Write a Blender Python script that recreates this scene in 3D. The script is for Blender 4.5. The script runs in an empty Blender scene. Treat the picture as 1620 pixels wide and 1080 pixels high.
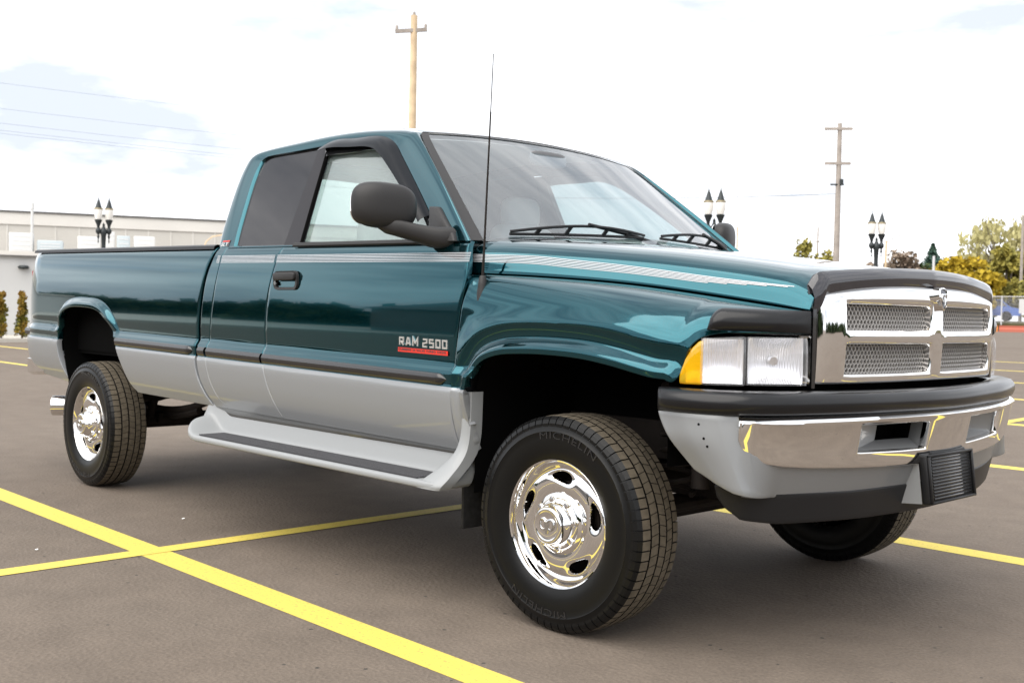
import bpy, bmesh, math, random
import numpy as np
from mathutils import Vector, Matrix
R = math.radians
random.seed(7); np.random.seed(7)
scn = bpy.context.scene
col = scn.collection

# ------------------------------------------------------------------ camera
CAM = np.array([2.5693, -3.6508, 1.0928])
YAW, PITCH, ROLL, FPX = 2.38124, -0.02701, 0.02014, 1734.9
def cam_basis():
    cy, sy, cp, sp = math.cos(YAW), math.sin(YAW), math.cos(PITCH), math.sin(PITCH)
    f = np.array([cy*cp, sy*cp, sp]); r = np.array([sy, -cy, 0.]); u = np.cross(r, f)
    c, s = math.cos(ROLL), math.sin(ROLL)
    return r*c+u*s, -r*s+u*c, f
_r, _u, _f = cam_basis()
cd = bpy.data.cameras.new('camera'); cam = bpy.data.objects.new('camera', cd); col.objects.link(cam)
cam.matrix_world = Matrix(((_r[0], _u[0], -_f[0], CAM[0]), (_r[1], _u[1], -_f[1], CAM[1]), (_r[2], _u[2], -_f[2], CAM[2]), (0, 0, 0, 1)))
cd.sensor_width = 36; cd.lens = FPX*36/1620; cd.clip_end = 3000; cd.clip_start = .05
cd.dof.use_dof = True; cd.dof.focus_distance = 4.2; cd.dof.aperture_fstop = 6.3
scn.camera = cam

# ------------------------------------------------------------------ sky, sun, exposure
SUN_EL, SUN_AZ = 52, -85       # degrees; azimuth in the x-y plane of the direction towards the sun
w = bpy.data.worlds.new('World'); scn.world = w; w.use_nodes = True
nt = w.node_tree; nt.nodes.clear()
def N(nt, t, **kw):
    n = nt.nodes.new(t)
    for k, v in kw.items():
        if k.startswith('i_'): n.inputs[k[2:].replace('_', ' ')].default_value = v
        else: setattr(n, k, v)
    return n
out = N(nt, 'ShaderNodeOutputWorld'); bg = N(nt, 'ShaderNodeBackground'); bg.inputs['Strength'].default_value = .1
sky = N(nt, 'ShaderNodeTexSky', sky_type='NISHITA', sun_disc=False)
sky.sun_elevation = R(SUN_EL); sky.sun_rotation = R(90-SUN_AZ); sky.altitude = 200; sky.air_density = 1.0; sky.dust_density = 1.5
tc = N(nt, 'ShaderNodeTexCoord'); mp = N(nt, 'ShaderNodeMapping'); mp.inputs['Scale'].default_value = (1.0, 1.0, 3.4)
mp.inputs['Location'].default_value = (2.2, 8.1, .9)
no = N(nt, 'ShaderNodeTexNoise', i_Scale=1.9, i_Detail=7.0, i_Roughness=.55, i_Distortion=.25)
cr = N(nt, 'ShaderNodeValToRGB'); cr.color_ramp.elements[0].position = .16; cr.color_ramp.elements[1].position = .38
no2 = N(nt, 'ShaderNodeTexNoise', i_Scale=3.6, i_Detail=6.0, i_Roughness=.6)
cr2 = N(nt, 'ShaderNodeValToRGB'); cr2.color_ramp.elements[0].position = .34; cr2.color_ramp.elements[1].position = .62
cr2.color_ramp.elements[0].color = (3.15, 3.4, 3.8, 1); cr2.color_ramp.elements[1].color = (6.6, 6.65, 6.8, 1)
mx = N(nt, 'ShaderNodeMix', data_type='RGBA')
L = nt.links.new
L(tc.outputs['Generated'], mp.inputs['Vector']); L(mp.outputs['Vector'], no.inputs['Vector']); L(mp.outputs['Vector'], no2.inputs['Vector'])
L(no.outputs['Fac'], cr.inputs['Fac']); L(no2.outputs['Fac'], cr2.inputs['Fac'])
L(cr.outputs['Color'], mx.inputs['Factor']); L(sky.outputs['Color'], mx.inputs['A']); L(cr2.outputs['Color'], mx.inputs['B'])
L(mx.outputs['Result'], bg.inputs['Color']); L(bg.outputs['Background'], out.inputs['Surface'])

sl = bpy.data.lights.new('sun', 'SUN'); sl.energy = 1.5; sl.angle = R(75); sl.color = (1, .95, .88)
so = bpy.data.objects.new('sun', sl); col.objects.link(so)
_d = Vector((math.cos(R(SUN_EL))*math.cos(R(SUN_AZ)), math.cos(R(SUN_EL))*math.sin(R(SUN_AZ)), math.sin(R(SUN_EL))))
so.rotation_euler = (-_d).to_track_quat('-Z', 'Y').to_euler(); so.location = (0, 0, 30)
vs = scn.view_settings; vs.view_transform = 'Standard'; vs.look = 'None'; vs.gamma = 1; vs.use_curve_mapping = False
vs.exposure = 1.47

# ------------------------------------------------------------------ helpers
def ci(xs, ys):
    """smooth interpolation through points (finite-difference hermite); ys may be vectors"""
    xs = np.asarray(xs, float); ys = np.asarray(ys, float)
    d = np.diff(ys, axis=0)/(np.diff(xs) if ys.ndim == 1 else np.diff(xs)[:, None])
    m = np.zeros_like(ys); m[1:-1] = .5*(d[1:]+d[:-1]); m[0] = d[0]; m[-1] = d[-1]
    if ys.ndim == 1:                                   # limit overshoot
        for i in range(1, len(xs)-1):
            if d[i-1]*d[i] <= 0: m[i] = 0
    def f(x):
        x = np.clip(np.asarray(x, float), xs[0], xs[-1])
        i = np.clip(np.searchsorted(xs, x, side='right')-1, 0, len(xs)-2)
        h = xs[i+1]-xs[i]; t = (x-xs[i])/h
        if ys.ndim > 1: h = np.asarray(h)[..., None]; t = np.asarray(t)[..., None]
        return (2*t**3-3*t**2+1)*ys[i]+(t**3-2*t**2+t)*h*m[i]+(-2*t**3+3*t**2)*ys[i+1]+(t**3-t**2)*h*m[i+1]
    return f
def curve(pts, n, w=None):
    """n points along a smooth curve through pts (uniform in arc length)"""
    p = np.asarray(pts, float); s = np.concatenate([[0], np.cumsum(np.linalg.norm(np.diff(p, axis=0), axis=1))])
    f = ci(s, p); q = f(np.linspace(0, s[-1], 600)); a = np.concatenate([[0], np.cumsum(np.linalg.norm(np.diff(q, axis=0), axis=1))])
    t = np.linspace(0, 1, n) if w is None else w
    return np.stack([np.interp(t*a[-1], a, q[:, k]) for k in range(p.shape[1])], -1)
def poly(pts, n):
    p = np.asarray(pts, float); a = np.concatenate([[0], np.cumsum(np.linalg.norm(np.diff(p, axis=0), axis=1))])
    t = np.linspace(0, a[-1], n); return np.stack([np.interp(t, a, p[:, k]) for k in range(p.shape[1])], -1)
def mk(name, V, F, mat, parent=None, smooth=True, sharp=40):
    me = bpy.data.meshes.new(name); me.from_pydata([tuple(map(float, v)) for v in V], [], [tuple(map(int, f)) for f in F])
    mats = mat if isinstance(mat, (list, tuple)) else [mat]
    for m in mats: me.materials.append(m)
    if smooth:
        me.polygons.foreach_set('use_smooth', [True]*len(me.polygons))
        if sharp: me.set_sharp_from_angle(angle=R(sharp))
    me.update()
    o = bpy.data.objects.new(name, me); col.objects.link(o); o.parent = parent
    return o
def gridfaces(nu, nv, off=0, cu=False, cv=False):
    F = []
    for i in range(nu if cu else nu-1):
        for j in range(nv if cv else nv-1):
            a = i*nv+j; b = ((i+1) % nu)*nv+j; c = ((i+1) % nu)*nv+(j+1) % nv; d = i*nv+(j+1) % nv
            F.append((a+off, b+off, c+off, d+off))
    return F
class MB:
    """collects shapes into one mesh"""
    def __init__(s): s.V = []; s.F = []
    def add(s, V, F):
        o = len(s.V); s.V += [tuple(v) for v in V]; s.F += [tuple(i+o for i in f) for f in F]; return s
    def box(s, lo, hi, M=None):
        x0, y0, z0 = lo; x1, y1, z1 = hi
        V = [(x0, y0, z0), (x1, y0, z0), (x1, y1, z0), (x0, y1, z0), (x0, y0, z1), (x1, y0, z1), (x1, y1, z1), (x0, y1, z1)]
        if M is not None: V = [tuple(M @ Vector(v)) for v in V]
        return s.add(V, [(0, 3, 2, 1), (4, 5, 6, 7), (0, 1, 5, 4), (1, 2, 6, 5), (2, 3, 7, 6), (3, 0, 4, 7)])
    def grid(s, P, cu=False, cv=False):
        P = np.asarray(P); nu, nv = P.shape[:2]; return s.add(P.reshape(-1, 3), gridfaces(nu, nv, 0, cu, cv))
    def tube(s, pts, rad, n=10, cap=True):
        pts = [Vector(p) for p in pts]; rads = rad if isinstance(rad, (list, tuple, np.ndarray)) else [rad]*len(pts)
        rows = []; ref = None
        for i, p in enumerate(pts):
            t = (pts[min(i+1, len(pts)-1)]-pts[max(i-1, 0)]).normalized()
            if ref is None: ref = t.orthogonal().normalized()
            ref = (ref - t*ref.dot(t)).normalized(); b = t.cross(ref)
            rows.append([p+(ref*math.cos(a)+b*math.sin(a))*rads[i] for a in np.linspace(0, 2*math.pi, n, endpoint=False)])
        o = len(s.V); s.V += [tuple(v) for r in rows for v in r]
        s.F += gridfaces(len(rows), n, o, False, True)
        if cap:
            s.F.append(tuple(o+k for k in range(n))); s.F.append(tuple(o+(len(rows)-1)*n+k for k in reversed(range(n))))
        return s
    def lathe(s, prof, n=48, axis='z', c=(0, 0, 0)):
        """prof: list of (r, h)"""
        rows = []
        for r, h in prof:
            row = []
            for a in np.linspace(0, 2*math.pi, n, endpoint=False):
                x, y = r*math.cos(a), r*math.sin(a)
                v = (x, y, h) if axis == 'z' else (x, h, y) if axis == 'y' else (h, x, y)
                row.append((v[0]+c[0], v[1]+c[1], v[2]+c[2]))
            rows.append(row)
        P = np.array(rows); return s.add(P.reshape(-1, 3), gridfaces(len(rows), n, 0, False, True))
    def build(s, name, mat, parent=None, smooth=True, sharp=40): return mk(name, s.V, s.F, mat, parent, smooth, sharp)
def bevel(o, wd=.004, seg=2, ang=30):
    bm = bmesh.new(); bm.from_mesh(o.data)
    bmesh.ops.recalc_face_normals(bm, faces=bm.faces)
    ed = [e for e in bm.edges if len(e.link_faces) == 2 and e.calc_face_angle(0) > R(ang)]
    bmesh.ops.bevel(bm, geom=ed, offset=wd, segments=seg, profile=.5, affect='EDGES', clamp_overlap=True)
    bm.to_mesh(o.data); bm.free()
    o.data.polygons.foreach_set('use_smooth', [True]*len(o.data.polygons)); o.data.set_sharp_from_angle(angle=R(50)); o.data.update()
    return o
def fixn(o):
    bm = bmesh.new(); bm.from_mesh(o.data); bmesh.ops.recalc_face_normals(bm, faces=bm.faces); bm.to_mesh(o.data); bm.free(); return o
def panel(name, P, mat, parent, ref, flange=.022, rnd=.003, sharp=50, fixed=False):
    """a sheet-metal panel: surface grid P plus a rounded returned edge; ref = rough outward direction"""
    P = np.asarray(P, float); nu, nv = P.shape[:2]
    du = np.gradient(P, axis=0); dv = np.gradient(P, axis=1); n = np.cross(du, dv)
    ln = np.linalg.norm(n, axis=2, keepdims=True); n = n/np.maximum(ln, 1e-12)
    if (n*np.asarray(ref)).sum(axis=2).mean() < 0: n = -n; flip = True
    else: flip = False
    V = list(P.reshape(-1, 3)); F = gridfaces(nu, nv)
    if flip: F = [f[::-1] for f in F]
    loop = [(i, 0) for i in range(nu)]+[(nu-1, j) for j in range(1, nv)]+[(i, nv-1) for i in range(nu-2, -1, -1)]+[(0, j) for j in range(nv-2, 0, -1)]
    B = np.array([P[i, j] for i, j in loop]); BN = np.array([n[i, j] for i, j in loop]); m = len(loop)
    if fixed: BN = np.repeat(np.asarray(ref, float)[None], m, 0)
    T = np.roll(B, -1, 0)-np.roll(B, 1, 0); T /= np.maximum(np.linalg.norm(T, axis=1, keepdims=True), 1e-9)
    E = np.cross(T, BN); E /= np.maximum(np.linalg.norm(E, axis=1, keepdims=True), 1e-9)
    cen = B.mean(0)
    if ((B-cen)*E).sum() < 0: E = -E
    idx = [i*nv+j for i, j in loop]; prev = idx
    for a, b in ((.7, .3), (1., 1.), (1., 1.+flange/rnd)):
        o = len(V); V += list(B+E*rnd*a-BN*rnd*b); cur = [o+k for k in range(m)]
        for k in range(m):
            f = (prev[k], cur[k], cur[(k+1) % m], prev[(k+1) % m])
            F.append(f if flip else f[::-1])
        prev = cur
    o = mk(name, V, F, mat, parent, True, None)
    fixn_dir(o, ref); o.data.set_sharp_from_angle(angle=R(sharp))
    return o
def fixn_dir(o, ref):
    bm = bmesh.new(); bm.from_mesh(o.data); bmesh.ops.recalc_face_normals(bm, faces=bm.faces)
    s = sum(f.calc_area()*f.normal.dot(Vector(ref)) for f in bm.faces)
    if s < 0: bmesh.ops.reverse_faces(bm, faces=bm.faces)
    bm.to_mesh(o.data); bm.free()
def coons(b, t, l, r):
    """b,t: (nu,3) bottom/top; l,r: (nv,3) left/right"""
    nu, nv = len(b), len(l); u = np.linspace(0, 1, nu)[:, None, None]; v = np.linspace(0, 1, nv)[None, :, None]
    return (1-v)*b[:, None]+v*t[:, None]+(1-u)*l[None]+u*r[None]-((1-u)*(1-v)*b[0]+u*(1-v)*b[-1]+(1-u)*v*t[0]+u*v*t[-1])
def tag(o, label, cat, group=None):
    o['label'] = label; o['category'] = cat
    if group: o['group'] = group
    return o
def struct(o): o['kind'] = 'structure'; return o
def empty(name, loc=(0, 0, 0), rz=0):
    o = bpy.data.objects.new(name, None); col.objects.link(o); o.location = loc; o.rotation_euler = (0, 0, rz); o.empty_display_size = .2; return o
def mirror_y(o, parent=None):
    """the same part on the other side of the vehicle"""
    c = o.copy(); col.objects.link(c); c.parent = parent or o.parent
    c.scale = (o.scale[0], -o.scale[1], o.scale[2]); c.location = (o.location[0], -o.location[1], o.location[2])
    for ch in o.children:
        d = ch.copy(); col.objects.link(d); d.parent = c
    return c
def copy_tree(o, parent=None):
    c = o.copy(); col.objects.link(c); c.parent = parent
    for ch in o.children: copy_tree(ch, c)
    return c
def text_mesh(s, size=.1, depth=.004, bold=0., shear=0., space=1.06):
    cu = bpy.data.curves.new('t', 'FONT'); cu.body = s; cu.size = size; cu.extrude = depth; cu.offset = bold; cu.shear = shear
    cu.space_character = space; cu.align_x = 'CENTER'; cu.align_y = 'CENTER'; cu.resolution_u = 4
    o = bpy.data.objects.new('t', cu); col.objects.link(o)
    dg = bpy.context.evaluated_depsgraph_get(); me = o.evaluated_get(dg).to_mesh()
    V = [v.co[:] for v in me.vertices]; F = [tuple(p.vertices) for p in me.polygons]
    o.evaluated_get(dg).to_mesh_clear(); bpy.data.objects.remove(o); bpy.data.curves.remove(cu)
    return np.array(V), F

# ------------------------------------------------------------------ materials
def mat(name, base=(.5, .5, .5), rough=.5, metal=0., coat=0., spec=.5, bump=None, var=None, coatr=.03):
    m = bpy.data.materials.new(name); m.use_nodes = True; t = m.node_tree; b = t.nodes['Principled BSDF']
    b.inputs['Base Color'].default_value = (*base, 1); b.inputs['Roughness'].default_value = rough; b.inputs['Metallic'].default_value = metal
    b.inputs['Coat Weight'].default_value = coat; b.inputs['Coat Roughness'].default_value = coatr; b.inputs['Specular IOR Level'].default_value = spec
    if var or bump:
        c = N(t, 'ShaderNodeTexCoord')
    if var:                                            # (scale, amount)
        n = N(t, 'ShaderNodeTexNoise', i_Scale=var[0], i_Detail=5.0); t.links.new(c.outputs['Object'], n.inputs['Vector'])
        r = N(t, 'ShaderNodeMapRange'); r.inputs['From Min'].default_value = .25; r.inputs['From Max'].default_value = .75
        r.inputs['To Min'].default_value = 1-var[1]; r.inputs['To Max'].default_value = 1+var[1]
        x = N(t, 'ShaderNodeMix', data_type='RGBA', blend_type='MULTIPLY'); x.inputs['Factor'].default_value = 1; x.inputs['A'].default_value = (*base, 1)
        t.links.new(n.outputs['Fac'], r.inputs['Value']); t.links.new(r.outputs['Result'], x.inputs['B']); t.links.new(x.outputs['Result'], b.inputs['Base Color'])
    if bump:                                           # (scale, strength, distance)
        n = N(t, 'ShaderNodeTexNoise', i_Scale=bump[0], i_Detail=3.0); t.links.new(c.outputs['Object'], n.inputs['Vector'])
        k = N(t, 'ShaderNodeBump'); k.inputs['Strength'].default_value = bump[1]; k.inputs['Distance'].default_value = bump[2]
        t.links.new(n.outputs['Fac'], k.inputs['Height']); t.links.new(k.outputs['Normal'], b.inputs['Normal'])
    return m
TEAL = (.0005, .063, .082); SILVER = (.29, .302, .315)
def paint_two_tone():
    m = bpy.data.materials.new('two_tone_paint'); m.use_nodes = True; t = m.node_tree; b = t.nodes['Principled BSDF']
    c = N(t, 'ShaderNodeTexCoord'); s = N(t, 'ShaderNodeSeparateXYZ'); t.links.new(c.outputs['Object'], s.inputs['Vector'])
    a = N(t, 'ShaderNodeMath', operation='MULTIPLY_ADD'); a.inputs[1].default_value = .0155; a.inputs[2].default_value = 0
    t.links.new(s.outputs['X'], a.inputs[0])
    d = N(t, 'ShaderNodeMath', operation='ADD'); t.links.new(a.outputs[0], d.inputs[0]); t.links.new(s.outputs['Z'], d.inputs[1])
    g = N(t, 'ShaderNodeMath', operation='GREATER_THAN'); g.inputs[1].default_value = .8125-.0155; t.links.new(d.outputs[0], g.inputs[0])
    x = N(t, 'ShaderNodeMix', data_type='RGBA'); x.inputs['A'].default_value = (*SILVER, 1); x.inputs['B'].default_value = (*TEAL, 1)
    t.links.new(g.outputs[0], x.inputs['Factor']); t.links.new(x.outputs['Result'], b.inputs['Base Color'])
    mm_ = N(t, 'ShaderNodeMapRange'); mm_.inputs['To Min'].default_value = .4; mm_.inputs['To Max'].default_value = .92; t.links.new(g.outputs[0], mm_.inputs['Value']); t.links.new(mm_.outputs['Result'], b.inputs['Metallic']); b.inputs['Coat Weight'].default_value = .85; rm_ = N(t, 'ShaderNodeMapRange'); rm_.inputs['To Min'].default_value = .42; rm_.inputs['To Max'].default_value = .07; t.links.new(g.outputs[0], rm_.inputs['Value']); t.links.new(rm_.outputs['Result'], b.inputs['Roughness']); cw_ = N(t, 'ShaderNodeMapRange'); cw_.inputs['To Min'].default_value = .6; cw_.inputs['To Max'].default_value = .7; t.links.new(g.outputs[0], cw_.inputs['Value']); t.links.new(cw_.outputs['Result'], b.inputs['Coat Weight']); b.inputs['Coat Roughness'].default_value = .015
    b.inputs['Coat IOR'].default_value = 1.5
    return m
def glass_mat(name, tint, refl=1.0, ior=1.5, haze=0., hazec=(.8, .8, .8)):
    m = bpy.data.materials.new(name); m.use_nodes = True; t = m.node_tree; t.nodes.clear()
    o = N(t, 'ShaderNodeOutputMaterial'); tr = N(t, 'ShaderNodeBsdfTransparent'); tr.inputs['Color'].default_value = (*tint, 1)
    gl = N(t, 'ShaderNodeBsdfGlossy'); gl.inputs['Roughness'].default_value = .0; gl.inputs['Color'].default_value = (refl, refl, refl, 1)
    fr = N(t, 'ShaderNodeFresnel'); ge = N(t, 'ShaderNodeNewGeometry'); mr = N(t, 'ShaderNodeMapRange'); mr.inputs['To Min'].default_value = ior; mr.inputs['To Max'].default_value = 1/ior
    t.links.new(ge.outputs['Backfacing'], mr.inputs['Value']); t.links.new(mr.outputs['Result'], fr.inputs['IOR']); mxs = N(t, 'ShaderNodeMixShader')
    t.links.new(fr.outputs[0], mxs.inputs[0]); t.links.new(gl.outputs[0], mxs.inputs[2])
    if haze:
        df = N(t, 'ShaderNodeBsdfDiffuse'); df.inputs['Color'].default_value = (*hazec, 1); h = N(t, 'ShaderNodeMixShader'); h.inputs[0].default_value = haze
        t.links.new(tr.outputs[0], h.inputs[1]); t.links.new(df.outputs[0], h.inputs[2]); t.links.new(h.outputs[0], mxs.inputs[1])
    else: t.links.new(tr.outputs[0], mxs.inputs[1])
    t.links.new(mxs.outputs[0], o.inputs['Surface']); return m
def lens_mat(name, tint, haze, scale):
    m = glass_mat(name, tint, 1.0, 1.5, haze, tint if tint[2] < .3 else (.85, .86, .88)); t = m.node_tree
    c = N(t, 'ShaderNodeTexCoord'); wv = N(t, 'ShaderNodeTexWave', i_Scale=scale, i_Distortion=0.); wv.bands_direction = 'Y'
    k = N(t, 'ShaderNodeBump'); k.inputs['Strength'].default_value = .6; k.inputs['Distance'].default_value = .002
    t.links.new(c.outputs['Object'], wv.inputs['Vector']); t.links.new(wv.outputs['Fac'], k.inputs['Height'])
    for n in t.nodes:
        if n.bl_idname in ('ShaderNodeBsdfGlossy', 'ShaderNodeFresnel', 'ShaderNodeBsdfDiffuse'): t.links.new(k.outputs['Normal'], n.inputs['Normal'])
    return m
M = {}
M['paint'] = paint_two_tone()
M['silver'] = mat('silver_paint', (.245, .252, .257), .44, .45, .4)
M['step_white'] = mat('pale_silver_fibreglass', (.265, .275, .28), .45, 0, .15)
M['chrome'] = mat('chrome', (.86, .85, .84), .035, 1.)
M['steel'] = mat('bright_steel', (.6, .6, .6), .2, 1.)
M['reflector'] = mat('lamp_reflector', (.93, .93, .95), .22, .7)
_t = M['reflector'].node_tree; _c = N(_t, 'ShaderNodeTexCoord'); _w = N(_t, 'ShaderNodeTexWave', i_Scale=30., i_Distortion=.3); _w.bands_direction = 'Y'; _k = N(_t, 'ShaderNodeBump'); _k.inputs['Strength'].default_value = .08; _k.inputs['Distance'].default_value = .004
_t.links.new(_c.outputs['Object'], _w.inputs['Vector']); _t.links.new(_w.outputs['Fac'], _k.inputs['Height']); _t.links.new(_k.outputs['Normal'], _t.nodes['Principled BSDF'].inputs['Normal'])
M['black'] = mat('black_plastic', (.012, .012, .013), .42, 0, 0, .28, bump=(900, .12, .0006))
M['pad'] = mat('black_bumper_pad', (.009, .009, .010), .25, 0, .1, .3, bump=(40, .05, .002), coatr=.2)
M['gloss_black'] = mat('gloss_black_acrylic', (.012, .012, .013), .12, 0, .6)
M['smoke'] = mat('smoked_acrylic', (.004, .005, .007), .14, 0, 0, .16)
M['grey_plastic'] = mat('charcoal_grain_plastic', (.024, .023, .023), .46, 0, 0, .3, bump=(700, .2, .0006))
M['rubber'] = mat('tyre_rubber', (.005, .005, .005), .32, 0, 0, .22, bump=(260, .1, .001))
M['tread'] = mat('dusty_tread_rubber', (.115, .096, .070), .85, 0, 0, .25, var=(38, .25), bump=(300, .3, .001))
M['deflector'] = mat('smoked_deflector', (.028, .027, .032), .07, 0, .5)
M['pillar'] = mat('dark_pillar_film', (.012, .010, .012), .2, 0, 0, .22)
M['mould'] = mat('semi_gloss_moulding', (.014, .013, .013), .22, 0, .4)
M['liner'] = mat('black_liner', (.0025, .0025, .0025), .9, 0, 0, .05)
M['flap'] = mat('black_flap_rubber', (.014, .014, .014), .6, 0, 0, .3, var=(60, .5))
M['frame'] = mat('rusty_black_steel', (.016, .012, .010), .75, .1, 0, .3, var=(14, .4))
M['glass'] = glass_mat('windscreen_glass', (.74, .85, .89), 1., 2.0, .07, (.66, .76, .82))
for _n in M['glass'].node_tree.nodes:
    if _n.bl_idname == 'ShaderNodeBsdfGlossy': _n.inputs['Color'].default_value = (.84, .93, 1., 1)
M['sideglass'] = glass_mat('side_glass', (.72, .80, .78), 1., 1.8, .10, (.72, .82, .80))
M['tint'] = glass_mat('dark_tinted_glass', (.09, .078, .085), 1., 1.42, .3, (.035, .03, .034))
M['lens'] = lens_mat('fluted_clear_lens', (.97, .97, .98), .12, 34.)
M['amber'] = lens_mat('amber_lens', (1., .60, .015), .5, 20.)
M['rear_red'] = mat('red_lens', (.35, .01, .01), .12, 0, .8)
M['stripe'] = mat('silver_pinstripe', (.46, .47, .49), .35, .1, .4)
M['badge'] = mat('badge_silver', (.70, .69, .67), .25, .7)
M['red'] = mat('badge_red', (.62, .03, .015), .4)
M['badge_dark'] = mat('badge_dark', (.05, .05, .055), .4)
M['seat'] = mat('grey_cloth', (.46, .46, .45), .9, bump=(300, .3, .002))
M['dash'] = mat('grey_vinyl', (.14, .14, .145), .6)
M['headliner'] = mat('headliner_cloth', (.62, .61, .58), .95)
M['step_rubber'] = mat('step_rubber', (.055, .055, .06), .7, bump=(160, .4, .002))
M['mesh'] = mat('grille_mesh_metal', (.45, .435, .42), .4, .65)
M['asphalt'] = None

# ================================================================== GROUND
def gz(y):                                             # the lot climbs gently away from the street
    t = y-3.0
    return .0155*np.log1p(np.exp(np.clip(t*1.2, -40, 40)))/1.2
def asphalt():
    m = bpy.data.materials.new('asphalt'); m.use_nodes = True; t = m.node_tree; b = t.nodes['Principled BSDF']
    c = N(t, 'ShaderNodeTexCoord'); ln = t.links.new
    n1 = N(t, 'ShaderNodeTexNoise', i_Scale=.35, i_Detail=6.0, i_Roughness=.6); n2 = N(t, 'ShaderNodeTexNoise', i_Scale=90., i_Detail=4.0, i_Roughness=.7)
    n3 = N(t, 'ShaderNodeTexVoronoi', i_Scale=55.); n4 = N(t, 'ShaderNodeTexNoise', i_Scale=5.0, i_Detail=5.0)
    n5 = N(t, 'ShaderNodeTexVoronoi', i_Scale=7.0)
    for n in (n1, n2, n3, n4, n5): ln(c.outputs['Object'], n.inputs['Vector'])
    r1 = N(t, 'ShaderNodeValToRGB'); r1.color_ramp.elements[0].position = .3; r1.color_ramp.elements[1].position = .7
    r1.color_ramp.elements[0].color = (.136, .108, .085, 1); r1.color_ramp.elements[1].color = (.164, .134, .107, 1)
    r2 = N(t, 'ShaderNodeValToRGB'); r2.color_ramp.elements[0].position = .3; r2.color_ramp.elements[1].position = .75
    r2.color_ramp.elements[0].color = (.72, .72, .72, 1); r2.color_ramp.elements[1].color = (1.22, 1.21, 1.2, 1)
    mm = N(t, 'ShaderNodeMix', data_type='RGBA', blend_type='MULTIPLY'); mm.inputs['Factor'].default_value = 1
    ln(n1.outputs['Fac'], r1.inputs['Fac']); ln(n2.outputs['Fac'], r2.inputs['Fac']); ln(r1.outputs['Color'], mm.inputs['A']); ln(r2.outputs['Color'], mm.inputs['B'])
    r3 = N(t, 'ShaderNodeValToRGB'); r3.color_ramp.elements[0].position = .3; r3.color_ramp.elements[1].position = .7
    r3.color_ramp.elements[0].color = (.9, .9, .9, 1); r3.color_ramp.elements[1].color = (1.08, 1.08, 1.08, 1)
    m2 = N(t, 'ShaderNodeMix', data_type='RGBA', blend_type='MULTIPLY'); m2.inputs['Factor'].default_value = 1
    ln(n4.outputs['Fac'], r3.inputs['Fac']); ln(mm.outputs['Result'], m2.inputs['A']); ln(r3.outputs['Color'], m2.inputs['B'])
    # small dark pits
    r4 = N(t, 'ShaderNodeMath', operation='LESS_THAN'); r4.inputs[1].default_value = .055; ln(n5.outputs['Distance'], r4.inputs[0])
    m3 = N(t, 'ShaderNodeMix', data_type='RGBA'); m3.inputs['B'].default_value = (.05, .045, .04, 1)
    ln(r4.outputs[0], m3.inputs['Factor']); ln(m2.outputs['Result'], m3.inputs['A']); ln(m3.outputs['Result'], b.inputs['Base Color'])
    b.inputs['Roughness'].default_value = .86; b.inputs['Specular IOR Level'].default_value = .3
    bp = N(t, 'ShaderNodeBump'); bp.inputs['Strength'].default_value = .5; bp.inputs['Distance'].default_value = .006
    ad = N(t, 'ShaderNodeMath', operation='ADD'); ln(n2.outputs['Fac'], ad.inputs[0]); ln(n3.outputs['Distance'], ad.inputs[1]); ln(ad.outputs[0], bp.inputs['Height'])
    ln(bp.outputs['Normal'], b.inputs['Normal']); return m
M['asphalt'] = asphalt()
def linemat():
    m = mat('yellow_line_paint', (.82, .64, .075), .75); t = m.node_tree; b = t.nodes['Principled BSDF']
    c = N(t, 'ShaderNodeTexCoord'); n = N(t, 'ShaderNodeTexNoise', i_Scale=70., i_Detail=5.0, i_Roughness=.7); t.links.new(c.outputs['Object'], n.inputs['Vector'])
    r = N(t, 'ShaderNodeValToRGB'); r.color_ramp.elements[0].position = .33; r.color_ramp.elements[1].position = .43
    r.color_ramp.elements[0].color = (.30, .24, .085, 1); r.color_ramp.elements[1].color = (.63, .50, .09, 1)
    t.links.new(n.outputs['Fac'], r.inputs['Fac']); t.links.new(r.outputs['Color'], b.inputs['Base Color'])
    k = N(t, 'ShaderNodeBump'); k.inputs['Strength'].default_value = .35; k.inputs['Distance'].default_value = .004
    t.links.new(n.outputs['Fac'], k.inputs['Height']); t.links.new(k.outputs['Normal'], b.inputs['Normal']); return m
M['line'] = linemat()
M['concrete'] = mat('pale_concrete', (.46, .43, .38), .85, var=(3, .12))
M['grass'] = mat('dry_grass_ground', (.13, .12, .055), .95, var=(2, .35))

ysamp = np.concatenate([[-900, -300, -100, -40], np.arange(-20, 0, 4), np.arange(0, 12, 1), np.arange(12, 80, 4), [80, 200, 500, 1500]])
def gz_far(y): return gz(min(y, 80.)) if y < 80 else gz(80.)
P = np.array([[(x, y, gz_far(y)) for y in ysamp] for x in (-1500, -300, -28.6, 40, 300, 1500)])
struct(mk('ground', P.reshape(-1, 3), gridfaces(*P.shape[:2]), M['asphalt'], None, True, None))
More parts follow.
